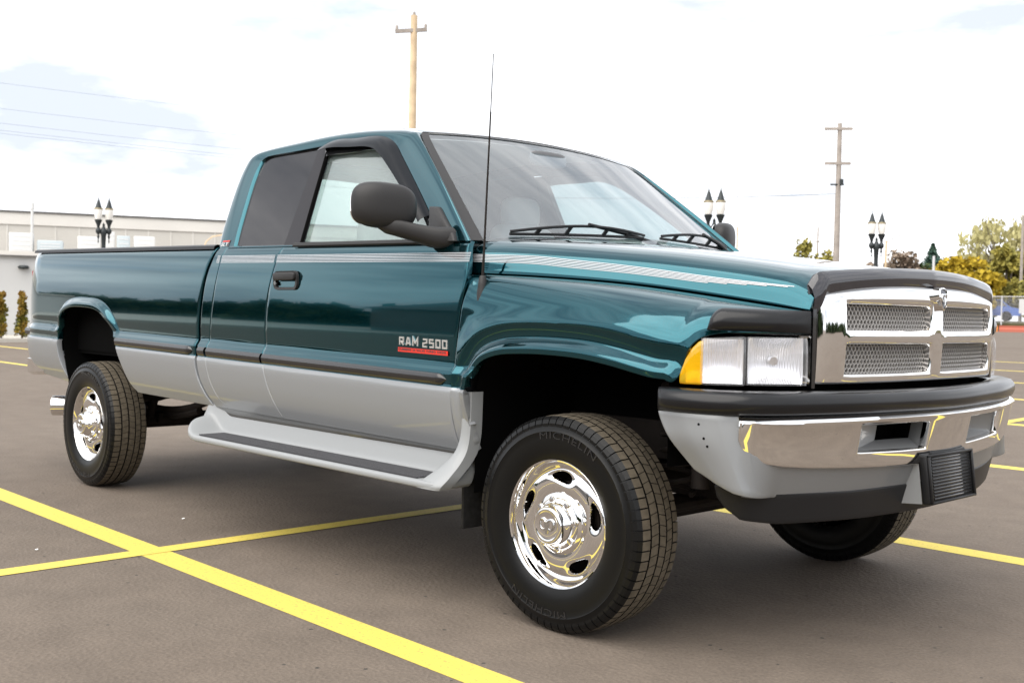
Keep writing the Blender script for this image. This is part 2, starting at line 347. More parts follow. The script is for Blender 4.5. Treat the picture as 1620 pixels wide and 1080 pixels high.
# raise beyond: verge strips
def line(x0, x1, y0, y1, alongx, label):
    n = 2 if alongx else 14
    xs = [x0, x1]; ys = np.linspace(y0, y1, n)
    ys = ys if not alongx else [y0, y1]
    Pm = np.array([[(x, y, float(gz(y))+(.0015 if alongx else .003)) for y in ys] for x in xs])
    o = mk('parking_line', Pm.reshape(-1, 3), gridfaces(*Pm.shape[:2]), M['line'], None, False)
    return tag(o, label, 'parking line', 'painted parking bay lines')
line(-7.6, 3.6, -1.535, -1.40, True, 'wide yellow line crossing the near foreground beside the truck')
line(-7.6, 3.6, 1.40, 1.55, True, 'yellow line passing under the left front tyre of the truck')
line(-2.075, -1.965, -7., 30, False, 'thin yellow line running crosswise beneath the middle of the truck')
_lb = ['first yellow line beyond the front bumper on the right', 'second yellow line beyond the front bumper on the right', 'third yellow line beyond the bumper, level with its black top', 'fourth yellow bay line beyond the truck, beside the grille foot', 'fifth yellow bay line beyond the truck, level with the lower grille', 'sixth yellow bay line beyond the truck', 'farthest yellow bay line visible right of the grille', 'last faint bay line before the fence']
for k in range(7): line(-7.6, 3.6, 4.45+3.0*k, 4.59+3.0*k, True, _lb[k])
line(-24, -16.0, 3.2, 3.32, True, 'yellow line on the far left behind the tailgate, the nearer one')
line(-26, -20.0, 5.35, 5.47, True, 'yellow line on the far left behind the tailgate, by the kerb')
# kerb and verge on the far left, verge at the far end
b = MB().box((-26.75, -40, -.05), (-26.55, 45, .12)); k = b.build('kerb', M['concrete'], None, False); struct(k); k.location.z = 0.03
b = MB(); b.box((-300, -60, -.05), (-26.75, 50, .13)); struct(b.build('verge', M['concrete'], None, False))
b = MB(); b.box((-200, 66.5, .6), (200, 75, 1.13)); struct(b.build('far_verge', M['grass'], None, False))

# ================================================================== THE TRUCK
T = empty('pickup_truck')
tag(T, 'dark teal and silver extended-cab pickup truck with chrome grille and wheels', 'pickup truck')
WB = 3.93; ZW = .372
RAKE = .016
# ---- body side: half width as a function of height (reference at x=-1) --------
_pz = [.50, .56, .585, .62, .68, .74, .785, .799, .807, .815, .835, .862, .885, .897, .915, .95, 1.0, 1.06, 1.12, 1.18, 1.24, 1.29, 1.33, 1.345, 1.36]
_py = [.925, .940, .951, .966, .982, .991, .9945, .9945, .9925, .987, .987, .989, .977, .9715, .9715, .9735, .9745, .9740, .9715, .9675, .961, .952, .941, .934, .922]
side_y = ci(_pz, _py)
def ys(x, z): return -side_y(z+RAKE*(np.asarray(x)+1.0))
def rk(x): return -RAKE*(x+1.0)                        # height shift of body lines at x
def dist_poly(X, Z, poly_):
    """distance from points to an open polyline in the x-z plane"""
    a = poly_[:-1]; b = poly_[1:]; p = np.stack([X, Z], -1)[..., None, :]
    ab = b-a; t = np.clip(((p-a)*ab).sum(-1)/np.maximum((ab*ab).sum(-1), 1e-12), 0, 1)
    q = a+t[..., None]*ab; return np.sqrt(((p-q)**2).sum(-1)).min(-1)

# ---- bed side ---------------------------------------------------------------
GAP = [(1.40, -2.442), (1.362, -2.451), (1.262, -2.494), (1.103, -2.529), (.911, -2.544), (.752, -2.527), (.66, -2.48), (.592, -2.43)]
gapx = ci([g[0] for g in GAP][::-1], [g[1] for g in GAP][::-1])
arch_r = [(-4.268, .600), (-4.31, .68), (-4.347, .78), (-4.352, .88), (-4.335, .96), (-4.285, 1.022), (-4.19, 1.060), (-3.95, 1.072), (-3.73, 1.050), (-3.615, .995), (-3.53, .91), (-3.455, .80), (-3.40, .715), (-3.35, .64), (-3.305, .603)]
low = [(-4.925, .735), (-4.72, .650), (-4.40, .612)]
archp = curve(arch_r, 170)
lowp = np.concatenate([curve(low+[arch_r[0]], 26)[:-1], archp, poly([(arch_r[-1][0], .603), (-2.445, .592)], 34)[1:]])
nu = len(lowp); nv = 120
wgt = np.concatenate([[0], np.cumsum(np.abs(np.diff(lowp[:, 0]))+.3*np.abs(np.diff(lowp[:, 1])))]); wgt /= wgt[-1]
_tx = np.concatenate([np.linspace(-4.895, -4.68, 25), np.where((archp[:, 0] < -4.2) & (archp[:, 1] < 1.05), np.interp(archp[:, 1], [.6, .78, .88, .96, 1.022, 1.05], [-4.66, -4.53, -4.46, -4.405, -4.33, -4.25]), np.interp(archp[:, 0], [-4.2, -3.95, -3.6, -3.3], [-4.22, -3.95, -3.53, -3.18])), np.linspace(-3.17, -2.462, 33)])
topp = np.stack([np.maximum.accumulate(_tx), 1.36+rk(np.maximum.accumulate(_tx))], -1)
vz = np.linspace(0, 1, nv)
rear_e = curve([(-4.925, .735), (-4.962, .82), (-4.968, .95), (-4.955, 1.10), (-4.930, 1.22), (-4.905, 1.33), (-4.895, topp[0, 1])], nv)
zz = np.linspace(.592, topp[-1, 1], nv); front_e = np.stack([gapx(zz)-.017, zz], -1); front_e[0] = lowp[-1]; front_e[-1] = topp[-1]
G = coons(lowp, topp, rear_e, front_e)
X, Z = G[..., 0], G[..., 1]
Y = ys(X, Z)
D = dist_poly(X, Z, archp)
def flare(d, h=.032, wd=.05):                          # rounded lip: full at the opening, smooth shoulder, tight foot
    q = np.clip((d-.014)/(wd-.014), 0, 1); return h*(1-q*q*(3-2*q))**.8
band = np.clip((.97-Z)/.10, 0, 1)                      # flare fades away low down on the bed
Y = Y - flare(D, .026, .054)*np.clip((Z-.905)/.10, .0, 1)
cv_ = np.clip((-4.72-X)/.25, 0, 1); Y = Y + .045*cv_**2.2          # rear corner tucks in
tk = np.clip((-2.46-.06-X)/.06, -1, 0); 
Pbed = np.stack([X, Y, Z], -1)
bs = panel('bed_side', Pbed, M['paint'], T, (0, -1, 0), flange=.03, fixed=True)
mirror_y(bs)
# rail caps, bed inside, tailgate
xs = np.linspace(-4.89, -2.475, 40)
for sgn in (1, -1):
    rows = []
    for x in xs:
        z0 = 1.36+rk(x); rows.append([(x, sgn*-.936, z0-.006), (x, sgn*-.932, z0+.010), (x, sgn*-.915, z0+.018), (x, sgn*-.86, z0+.016), (x, sgn*-.85, z0-.03)])
    o = mk('bed_rail_cap', np.array(rows).reshape(-1, 3), gridfaces(40, 5), M['black'], T); fixn_dir(o, (0, 0, 1))
b = MB(); b.box((-4.87, -.85, .78), (-2.48, .85, .82)); b.box((-4.87, -.86, .8), (-2.48, -.845, 1.35)); b.box((-4.87, .845, .8), (-2.48, .86, 1.35)); b.box((-2.50, -.86, .62), (-2.482, .86, 1.355))
b.build('bed_liner', M['liner'], T, False)
def tail(y, z): return -4.955-.03*math.cos(y*1.4)+ .09*max(0, (z-1.15))
Pt = np.array([[(tail(y, z), y, z) for z in np.linspace(.74, 1.40, 14)] for y in np.linspace(-.80, .80, 24)])
panel('tailgate', Pt, M['paint'], T, (-1, 0, 0))
for s in (1, -1):
    Pl = np.array([[(-4.955+.03*((y-.86)/.08)**2*(1 if y > .86 else 0), s*-y, z) for z in np.linspace(.86, 1.30, 8)] for y in np.linspace(.81, .935, 8)])
    panel('tail_light', Pl, M['rear_red'], T, (-1, 0, 0), flange=.015)
# rear bumper (chrome, seen edge-on)
path = curve([(-4.66, -.955), (-4.80, -.968), (-4.95, -.955), (-5.05, -.90), (-5.09, -.75), (-5.10, -.3), (-5.10, .3), (-5.09, .75), (-5.05, .90), (-4.95, .955), (-4.80, .968), (-4.66, .955)], 70)
rows = []
for i, (x, y) in enumerate(path):
    f = abs(i-34.5)/34.5; zl = .60+.13*max(0, f-.62)/.38*.2
    k = 1 if abs(y) > .9 else 1
    rows.append([(x*.985-.04, y*.97, .73), (x, y, .72), (x, y, zl+.02), (x*.99-.03, y*.97, zl)])
o = mk('rear_bumper', np.array(rows).reshape(-1, 3), gridfaces(70, 4), M['chrome'], T); fixn_dir(o, (-1, 0, 0))

# ---- cab lower panels ---------------------------------------------------------
def side_panel(name, left, right, zbot, ztop, n=(60, 64), nom=None):
    """left/right: lists of (x,z) from bottom to top"""
    l = curve(left, n[1]); r = curve(right, n[1])
    bq = np.linspace(l[0], r[0], n[0]); t_ = np.linspace(l[-1], r[-1], n[0])
    G = coons(bq, t_, l, r); X, Z = G[..., 0], G[..., 1]
    return panel(name, np.stack([X, ys(X, Z), Z], -1), M['paint'], T, (0, -1, 0), fixed=True)
g = .0035
z_top = lambda x: 1.36+rk(x)
zc = np.linspace(.590, 1.36+rk(-2.45), 12)
seam = [(-2.30, .592), (-2.372, .66), (-2.418, .75), (-2.440, .86), (-2.428, 1.0), (-2.410, 1.12), (-2.388, 1.24), (-2.362, 1.36+rk(-2.36))]
o = side_panel('cab_corner', [(float(gapx(z))+.014, z) for z in zc], [(x-g, z) for x, z in seam], 0, 0, (20, 64)); mirror_y(o)
dr = [(-1.785, .586), (-1.82, .645), (-1.861, .729), (-1.904, .874), (-1.907, .991), (-1.89, 1.167), (-1.862, 1.28), (-1.835, 1.36+rk(-1.83))]
rear_door = side_panel('rear_door', [(x+g, z) for x, z in seam], [(x-g, z) for x, z in dr], 0, 0)
df = [(-.537, .572), (-.551, .693), (-.552, .82), (-.548, .95), (-.530, 1.10), (-.512, 1.19), (-.512, 1.26), (-.538, 1.352)]
door = side_panel('front_door', [(x+g, z) for x, z in dr], [(x-g, z) for x, z in df], 0, 0, (90, 64))
# rocker
rows = []
for x in np.linspace(-2.50, -.52, 30):
    d = -.0*x; rows.append([(x, -.952, .598+rk(x)*.4), (x, -.950, .580+rk(x)*.4), (x, -.938, .560+rk(x)*.4), (x, -.915, .530), (x, -.80, .50)])
o = mk('rocker_panel', np.array(rows).reshape(-1, 3), gridfaces(30, 5), M['silver'], T); fixn_dir(o, (0, -1, 0)); o.location.y = .012; mirror_y(o)

# ---- front fender -------------------------------------------------------------
fpath = np.concatenate([[(-.55, -.9735), (-.2, -.974), (.1, -.974)], [(.25, -.973), (.34, -.970), (.42, -.962), (.49, -.945), (.555, -.910), (.625, -.853), (.70, -.772), (.738, -.713), (.764, -.662)]])
fp = curve(fpath, 400); fa = np.concatenate([[0], np.cumsum(np.linalg.norm(np.diff(fp, axis=0), axis=1))])
def fpt(s): return np.stack([np.interp(s, fa, fp[:, 0]), np.interp(s, fa, fp[:, 1])], -1)
def s_at_x(x): return float(np.interp(x, fp[:, 0], fa))
tg_ = np.gradient(fp, axis=0); tg_ /= np.linalg.norm(tg_, axis=1, keepdims=True)
def fnorm(s):                                          # outward normal of the plan path
    tx = np.interp(s, fa, tg_[:, 0]); ty = np.interp(s, fa, tg_[:, 1]); return np.stack([ty, -tx], -1)
hg = [(-.60, -.922, 1.2360), (-.55, -.915, 1.2345), (-.2435, -.856, 1.2226), (.1413, -.783, 1.1958), (.4849, -.718, 1.1537), (.7734, -.663, 1.1117)]
hgf = ci([a[0] for a in hg], [(a[1], a[2]) for a in hg])
arch_f = [(-.452, .575), (-.455, .70), (-.450, .80), (-.430, .862), (-.385, .908), (-.30, .938), (-.17, .950), (.0, .951), (.13, .944), (.25, .928), (.34, .911), (.40, .900), (.445, .897)]
archf = curve(arch_f, 110)
af_s = np.stack([[s_at_x(x) for x in archf[:, 0]], archf[:, 1]], -1)
S = s_at_x
lowf = np.concatenate([poly([(S(-.547), .572), (S(-.46), .573)], 8)[:-1], af_s, curve([(S(.445), .897), (S(.466), .888), (S(.477), .90), (S(.492), .955), (S(.508), .995), (S(.534), 1.024), (S(.575), 1.040), (S(.66), 1.045), (S(.72), 1.045), (S(.760), 1.045)], 60)[1:]])
nu = len(lowf)
wgt = np.concatenate([[0], np.cumsum(np.abs(np.diff(lowf[:, 0]))+.35*np.abs(np.diff(lowf[:, 1])))]); wgt /= wgt[-1]
_gxf = ci([S(-.43), S(0.), S(.40), S(.60), fa[-1]], [-.455, -.01, .385, .585, .762])
NL, NU = 96, 36
rows = []
for i in range(nu):
    s0, z0 = lowf[i]; u = wgt[i]
    gx = np.interp(s0, [S(-.547), S(-.46)], [-.546, -.532]) if i < 8 else np.interp(z0, [.575, .87], [-.530, -.462]) if (s0 < S(-.42) and z0 < .87) else float(_gxf(s0)); gy, gzv = hgf(gx); gzv = gzv-.003
    sg = np.interp(u, [0, 1], [S(-.546), fa[-1]])
    zs = z0+.006+.025*math.log1p(math.exp(min(40, (gzv-.15-z0-.006)/.025)))
    st = s0+(S(gx)-s0)*.75
    rw = []
    for j in range(NL):
        t = j/NL; s = s0+(st-s0)*t; z = z0+(zs-z0)*t; p = fpt(s); n = fnorm(s)
        off = side_y(np.clip(z+RAKE*(p[0]+1), .5, 1.2))-.9745
        rw.append((p[0]+n[0]*off, p[1]+n[1]*off, z, s))
    for j in range(NU):
        ph = j/(NU-1)*math.pi/2; p = fpt(st); wq = 1-math.cos(ph); n = fnorm(st)
        off = side_y(np.clip(zs+RAKE*(p[0]+1), .5, 1.2))-.9745
        p = p+n*off; zq = zs+(gzv-zs)*math.sin(ph)
        rw.append((p[0]*(1-wq)+gx*wq, p[1]*(1-wq)+gy*wq, zq, st))
    rows.append(rw)
Q = np.array(rows); sarr = Q[..., 3]; Zf = Q[..., 2]
D = dist_poly(sarr, Zf, af_s)
def fender_bump(d):
    a = flare(d, .034, .056)
    c = .013*np.exp(-((d-.104)/.016)**2)*np.where(d < .104, 1, 1) * (d > .054)
    return a+np.where((d > .054) & (d <= .104), .013*np.clip((d-.06)/.044, 0, 1)**2, 0)+np.where(d > .104, .013*np.exp(-((d-.104)/.05)**2), 0)
nn = fnorm(sarr); fade = np.clip((Zf-.66)/.15, .12, 1)*np.clip((1.11-Zf)/.05, 0, 1)
bq = fender_bump(D)*fade; bq = bq*np.clip((S(.62)-sarr)/.2, 0, 1)
PF = np.stack([Q[..., 0]+nn[..., 0]*bq, Q[..., 1]+nn[..., 1]*bq, Zf], -1)
dfx = ci([z for x, z in df], [x for x, z in df])
PF[..., 0] += (dfx(np.clip(PF[..., 2], .58, 1.3))+.0075+.5465)*np.clip((-.44-PF[..., 0])/.10, 0, 1)*np.clip((-.905-PF[..., 1])/.05, 0, 1)
fe = panel('front_fender', PF, M['paint'], T, (0, -1, .2), flange=.025, sharp=42)
mirror_y(fe)

# ---- hood --------------------------------------------------------------------
cz = ci([-.56, -.3, 0, .26, .6, .74, .80, .835], [1.397, 1.378, 1.352, 1.325, 1.277, 1.245, 1.215, 1.17])
Hs = np.linspace(0, 1, 70); half = [(0, 0), (.005, .12), (.012, .30), (.026, .48), (.052, .64), (.10, .79), (.18, .89), (.31, .955), (.5, .985), (.93, 1.0)]
rows = []
for h in Hs:
    row = []
    for k, (a, bb) in enumerate(half):
        xe = -.578+h*(.752+.578)                       # gap end
        y0, z0 = hgf(xe); z0 = z0+.004; y0 = y0+.006
        f = min(1, a/abs(y0)); yy = y0+a if k < len(half)-1 else 0.
        xx = xe+(np.interp(h, [0, 1], [.09, .05]))*(1-(yy/y0)**2)
        zz_ = z0+(float(cz(xx))-z0)*bb
        if h > .9: zz_ -= .03*((h-.9)/.1)**2*bb
        row.append((xx, yy, zz_))
    rows.append(row)
Hh = np.array(rows)
tpar = np.concatenate([[0], np.cumsum(np.linalg.norm(np.diff(Hh[30], axis=0), axis=1))])
ff = [ci(tpar, Hh[i]) for i in range(70)]; tq = tpar[-1]*np.concatenate([np.linspace(0, .3, 26)[:-1], np.linspace(.3, 1, 26)])
Hr = np.array([f(tq) for f in ff]); Hr[:, -1, 1] = 0
Hl = Hr[:, ::-1][:, 1:] * np.array([1, -1, 1])
HOOD = np.concatenate([Hr, Hl], 1)
hood = panel('hood', HOOD, M['paint'], T, (0, 0, 1), flange=.02)
def hood_pt(x, z):                                     # point on the right flank of the hood at (x, z)
    i = int(np.clip(np.searchsorted(Hr[:, 0, 0], x)-1, 0, 68)); best = None
    for ii in (i, i+1):
        r_ = Hr[ii]; y = np.interp(z, r_[:26, 2], r_[:26, 1]); yield_ = y
        best = (ii, y) if best is None else best+(y,)
    f = np.clip((x-Hr[i, 0, 0])/(Hr[i+1, 0, 0]-Hr[i, 0, 0]), 0, 1)
    y = best[1]*(1-f)+best[2]*f
    return (x, y-.003, z)
# ---- pinstripes: thin strips lying on door, rear door, cab corner and hood ----
_hw=.0012
zs_side = lambda x: 1.3005+rk(x)
hz = ci([-.56, -.265, -.131, .122, .468, .739], [1.293, 1.281, 1.268, 1.244, 1.203, 1.176])
for k in range(6):
    dz = .017-.0063*k; hw = .0014
    for x0, x1, par, nm in ((-2.415, -2.385, T, 'pinstripe'), (-2.37, -1.875, rear_door, 'pinstripe'), (-1.855, -.505, door, 'pinstripe')):
        xx = np.linspace(x0, x1, 24 if x1-x0 > .1 else 3)
        V = np.array([[(x, float(ys(x, zs_side(x)+dz+e))-.0012, zs_side(x)+dz+e) for e in (-hw, hw)] for x in xx])
        o = mk('pinstripe', V.reshape(-1, 3), gridfaces(len(xx), 2), M['stripe'], par, True, None)
    xe = .735-.065*k
    xx = np.linspace(-.555, xe, 44)
    V = np.array([[hood_pt(x, float(hz(x))+dz*.85*(1-.45*np.clip((x+.1)/.9, 0, 1))+e) for e in (-_hw, _hw)] for x in xx])
    mirror_y(mk('pinstripe', V.reshape(-1, 3), gridfaces(len(xx), 2), M['stripe'], hood, True, None))

# ---- cab upper: pillars + roof in one shell -----------------------------------
yt = lambda z: -.925+.42*(z-1.36)
ctl = [((-2.300, 1.378), (-2.452, 1.378), (-2.492, -.855, 1.378)), ((-2.335, 1.50), (-2.487, 1.50), (-2.53, -.80, 1.50)), ((-2.379, 1.716), (-2.520, 1.70), (-2.562, -.71, 1.70)),
       ((-2.374, 1.815), (-2.515, 1.815), (-2.555, -.66, 1.825)), ((-2.345, 1.845), (-2.478, 1.866), (-2.505, -.63, 1.886)), ((-2.27, 1.853), (-2.37, 1.886), (-2.385, -.61, 1.911)),
       ((-2.06, 1.853), (-2.06, 1.897), (-2.06, -.60, 1.926)), ((-1.80, 1.855), (-1.80, 1.902), (-1.80, -.60, 1.930)), ((-1.56, 1.847), (-1.56, 1.896), (-1.54, -.60, 1.922)),
       ((-1.37, 1.830), (-1.36, 1.880), (-1.32, -.60, 1.902)), ((-1.285, 1.792), (-1.20, 1.856), (-1.168, -.65, 1.863)), ((-1.20, 1.732), (-1.105, 1.815), (-1.110, -.706, 1.826)),
       ((-.925, 1.529), (-.855, 1.622), (-.866, -.797, 1.622)), ((-.805, 1.418), (-.665, 1.462), (-.680, -.862, 1.462)), ((-.745, 1.360), (-.543, 1.357), (-.557, -.904, 1.357))]
kk = np.arange(len(ctl)); NK = 140
kq = np.linspace(0, len(ctl)-1, NK)
inn = ci(kk, [(a[0], yt(a[1]), a[1]) for a, b_, c in ctl])(kq)
otr = ci(kk, [(b_[0], yt(b_[1])-.004, b_[1]) for a, b_, c in ctl])(kq)
rol = ci(kk, [c for a, b_, c in ctl])(kq)
vv = ci([0, 1, 2.0], np.stack([inn, otr, rol]).reshape(3, -1))
rib = np.array([vv(t).reshape(NK, 3) for t in np.concatenate([[0, .06], np.linspace(.12, 2, 16)])]).transpose(1, 0, 2)
rib[:, 0] += np.array([0, .012, 0])                    # glass-side lip
sh = MB(); nR = rib.shape[1]
sh.add(rib.reshape(-1, 3), gridfaces(NK, nR)); sh.add((rib*[1, -1, 1]).reshape(-1, 3), [f[::-1] for f in gridfaces(NK, nR)])
i0 = int(round(4/(len(ctl)-1)*(NK-1))); i1 = int(round(10/(len(ctl)-1)*(NK-1)))
rows = []
for i in range(i0, i1+1):
    a = rol[i]; f = (i-i0)/(i1-i0); bow = np.interp(f, [0, .15, .8, 1], [-.04, 0, .0, .06]); rr = []
    for y in np.linspace(a[1], -a[1], 25):
        q = 1-(y/a[1])**2; rr.append((a[0]+bow*q, y, a[2]+.024*q))
    rows.append(rr)
RF = np.array(rows); sh.grid(RF)
o = sh.build('cab_shell', M['paint'], T, True, None)
bm = bmesh.new(); bm.from_mesh(o.data); bmesh.ops.remove_doubles(bm, verts=bm.verts, dist=.0008); bmesh.ops.recalc_face_normals(bm, faces=bm.faces)
if sum(f.normal.z*f.calc_area() for f in bm.faces) < 0: bmesh.ops.reverse_faces(bm, faces=bm.faces)
bm.to_mesh(o.data); bm.free(); o.data.set_sharp_from_angle(angle=R(60)); o.data.polygons.foreach_set('use_smooth', [True]*len(o.data.polygons))
# headliner
Pn = RF.copy(); Pn[..., 2] -= .03; Pn[..., 1] *= .97
fixn(mk('headliner', Pn.reshape(-1, 3), gridfaces(*Pn.shape[:2]), M['headliner'], T))
# rear wall with window
def rear_x(z): return np.interp(z, [.6, 1.35, 1.5, 1.7, 1.83, 1.886], [-2.47, -2.485, -2.525, -2.557, -2.55, -2.50])
def rear_y(z): return np.interp(z, [.6, 1.378, 1.5, 1.7, 1.825, 1.886], [.93, .855, .80, .71, .66, .63])
b = MB()
def rgrid(u0, u1, z0, z1, n=8):
    b.grid([[(rear_x(z), u*rear_y(z), z) for z in np.linspace(z0, z1, n)] for u in np.linspace(u0, u1, 8)])
rgrid(-1, 1, .62, 1.45); rgrid(-1, -.78, 1.45, 1.80); rgrid(.78, 1, 1.45, 1.80); rgrid(-1, 1, 1.80, 1.89)
b.build('cab_back_panel', M['paint'], T)
mk('rear_window', np.array([[(rear_x(z)+.004, u*rear_y(z), z) for z in np.linspace(1.45, 1.80, 6)] for u in np.linspace(-.78, .78, 6)]).reshape(-1, 3), gridfaces(6, 6), M['sideglass'], T)
# windscreen
i2 = int(round(10.35/(len(ctl)-1)*(NK-1)))
edge = rol[i2:]; ed = curve(edge, 34)
rows = []
for j, e in enumerate(ed):
    f = j/33; bow = .055+.165*f; row = []
    for y in np.linspace(e[1], -e[1], 41):
        q = 1-(abs(y/e[1]))**2.2; row.append((e[0]+bow*q, y, e[2]+(.022*(1-f)+.012*f)*q))
    rows.append(row)
WS = np.array(rows)
ws = mk('windscreen', WS.reshape(-1, 3), gridfaces(34, 41), M['glass'], T); fixn_dir(ws, (1, 0, .5))
# seal strip round the windscreen
def strip_on(P, width, nrm, name, material, par, closed=False):
    pass
dux = np.gradient(WS, axis=0); dvx = np.gradient(WS, axis=1); nW = np.cross(dux, dvx); nW /= np.linalg.norm(nW, axis=2, keepdims=True)
if nW[..., 0].mean() < 0: nW = -nW
b = MB()
for cols in ((0, 1), (-1, -2)):
    b.grid(np.array([[WS[i, c]+nW[i, c]*.004 for c in cols] for i in range(34)]))
b.grid(np.array([[WS[i, c]*(1)+nW[i, c]*.004 for c in range(41)] for i in (0, 1)]))
seal = b.build('windscreen_seal', M['grey_plastic'], ws)
# cowl between hood and windscreen
rows = []
for y in np.linspace(-.86, .86, 30):
    q = 1-(y/.86)**2; rows.append([(-.62+.22*q+dx, y, z) for dx, z in ((-.03, 1.352+.010*q), (.05, 1.338+.014*q), (.12, 1.325+.02*q))])
fixn(mk('cowl', np.array(rows).reshape(-1, 3), gridfaces(30, 3), M['black'], T))

# ---- side glass, pillar, trims -------------------------------------------------
def tilt_poly(name, pts, material, par, off=.006, thick=.004):
    """flat-ish pane on the greenhouse side plane; pts (x,z) loop"""
    p = np.asarray(pts, float); V = [(x, yt(z)+off, z) for x, z in p]+[(x, yt(z)+off+thick, z) for x, z in p]; n = len(p)
    F = [tuple(range(n)), tuple(range(2*n-1, n-1, -1))]+[(i, (i+1) % n, n+(i+1) % n, n+i) for i in range(n)]
    return fixn(mk(name, V, F, material, par, False))
dg = [(-1.70, 1.372), (-1.748, 1.64), (-1.778, 1.82), (-1.76, 1.842), (-1.56, 1.838), (-1.37, 1.822), (-1.295, 1.785), (-1.20, 1.725), (-.925, 1.522), (-.805, 1.412), (-.755, 1.355)]
qg = [(-2.292, 1.384), (-2.332, 1.50), (-2.372, 1.716), (-2.366, 1.812), (-2.338, 1.840), (-2.27, 1.847), (-2.06, 1.848), (-1.87, 1.850), (-1.862, 1.75), (-1.856, 1.55), (-1.846, 1.378)]
for s in (1, -1):
    grp = []
    d_ = tilt_poly('door_glass', dg, M['sideglass'], door, .014, .003)
    qc = np.mean(qg, 0); q_ = tilt_poly('quarter_glass', [(x+(.012 if x > qc[0] else -.016), z+(.010 if z > qc[1] else -.012)) for x, z in qg], M['tint'], rear_door, .013, .003)
    bp_ = tilt_poly('pillar_trim', [(-1.846, 1.374), (-1.856, 1.55), (-1.862, 1.75), (-1.870, 1.853), (-1.765, 1.853), (-1.775, 1.82), (-1.742, 1.64), (-1.693, 1.372)], M['pillar'], rear_door, -.002, .012)
    if s == -1: pass
    break
# black run-channel behind the glass edge, outer weatherstrip at the sill
b = MB(); b.tube([(-1.70, yt(1.372)-.001, 1.372), (-1.748, yt(1.64)-.001, 1.64), (-1.778, yt(1.82)-.001, 1.82)], .009, 8)
b.build('glass_channel', M['liner'], door)
rows = []
for x in np.linspace(-1.745, -.70, 24):
    z = 1.36+rk(x); rows.append([(x, -.924, z+.016), (x, -.935, z+.012), (x, -.938, z+.001), (x, -.930, z-.006)])
fixn(mk('weatherstrip', np.array(rows).reshape(-1, 3), gridfaces(24, 4), M['grey_plastic'], door))
rows = []
for x in np.linspace(-2.36, -1.76, 16):
    z = 1.36+rk(x); rows.append([(x, -.915, z+.008), (x, -.926, z+.004), (x, -.928, z-.002)])
fixn(mk('weatherstrip', np.array(rows).reshape(-1, 3), gridfaces(16, 3), M['paint'], rear_door))
# rain visor over door window
vin = curve([(-1.812, 1.828), (-1.780, 1.834), (-1.56, 1.822), (-1.37, 1.800), (-1.295, 1.765), (-1.205, 1.708), (-.965, 1.538), (-.845, 1.440)], 60)
vout = curve([(-1.818, 1.848), (-1.795, 1.868), (-1.56, 1.872), (-1.35, 1.856), (-1.255, 1.815), (-1.165, 1.745), (-.94, 1.565), (-.825, 1.470)], 60)
rows = [[(o_[0], yt(o_[1])-.004, o_[1]), (o_[0]*.8+i_[0]*.2, yt(o_[1]*.8+i_[1]*.2)-.022, o_[1]*.8+i_[1]*.2), (o_[0]*.4+i_[0]*.6, yt(o_[1]*.4+i_[1]*.6)-.036, o_[1]*.4+i_[1]*.6), (i_[0], yt(i_[1])-.040, i_[1]), (i_[0], yt(i_[1])-.036, i_[1])] for i_, o_ in zip(vin, vout)]
fixn(mk('rain_visor', np.array(rows).reshape(-1, 3), gridfaces(60, 5), M['smoke'], door))
# black door frame, top widened downwards to stand in for the visor's shadow
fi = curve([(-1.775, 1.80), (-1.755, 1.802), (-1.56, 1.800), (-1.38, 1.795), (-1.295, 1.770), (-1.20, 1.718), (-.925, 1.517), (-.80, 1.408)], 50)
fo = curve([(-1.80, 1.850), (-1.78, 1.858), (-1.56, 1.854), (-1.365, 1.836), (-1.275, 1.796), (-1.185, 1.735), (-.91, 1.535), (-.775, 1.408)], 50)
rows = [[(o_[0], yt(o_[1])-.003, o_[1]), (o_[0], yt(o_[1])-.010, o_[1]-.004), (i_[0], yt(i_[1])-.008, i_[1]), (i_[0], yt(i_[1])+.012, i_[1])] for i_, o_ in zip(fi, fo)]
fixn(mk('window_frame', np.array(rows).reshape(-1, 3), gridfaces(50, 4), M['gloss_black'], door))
# door handle
def rounded(w, h, r, n=6):
    pts = []
    for cx, cy, a0 in ((w/2-r, h/2-r, 0), (-w/2+r, h/2-r, 90), (-w/2+r, -h/2+r, 180), (w/2-r, -h/2+r, 270)):
        for a in np.linspace(a0, a0+90, n): pts.append((cx+r*math.cos(R(a)), cy+r*math.sin(R(a))))
    return pts
def plate(b, loop, f0, f1, inset=.0):
    n = len(loop); V = [f0(a, c) for a, c in loop]+[f1(a, c) for a, c in loop]
    b.add(V, [tuple(range(n)), tuple(range(2*n-1, n-1, -1))]+[(i, (i+1) % n, n+(i+1) % n, n+i) for i in range(n)])
hx, hzc = -1.741, 1.214
hy = float(ys(hx, hzc))
b = MB(); ring_o = rounded(.200, .088, .03); ring_i = rounded(.165, .05, .02)
n = len(ring_o)
V = [(hx+a, hy-.001, hzc+c) for a, c in ring_o]+[(hx+a*.985, hy-.012, hzc+c*.96) for a, c in ring_o]+[(hx+a, hy-.010, hzc-.006+c) for a, c in ring_i]+[(hx+a*.9, hy+.012, hzc-.006+c*.85) for a, c in ring_i]
F = []
for k in range(3): F += [(k*n+i, k*n+(i+1) % n, (k+1)*n+(i+1) % n, (k+1)*n+i) for i in range(n)]
F.append(tuple(3*n+i for i in range(n)))
b.add(V, F); dh = fixn(b.build('door_handle', M['grey_plastic'], door))
b = MB(); plate(b, rounded(.175, .034, .012), lambda a, c: (hx+a, hy-.024, hzc+.017+c), lambda a, c: (hx+a, hy-.004, hzc+.019+c)); bevel(fixn(b.build('pull_flap', M['grey_plastic'], dh)), .004)
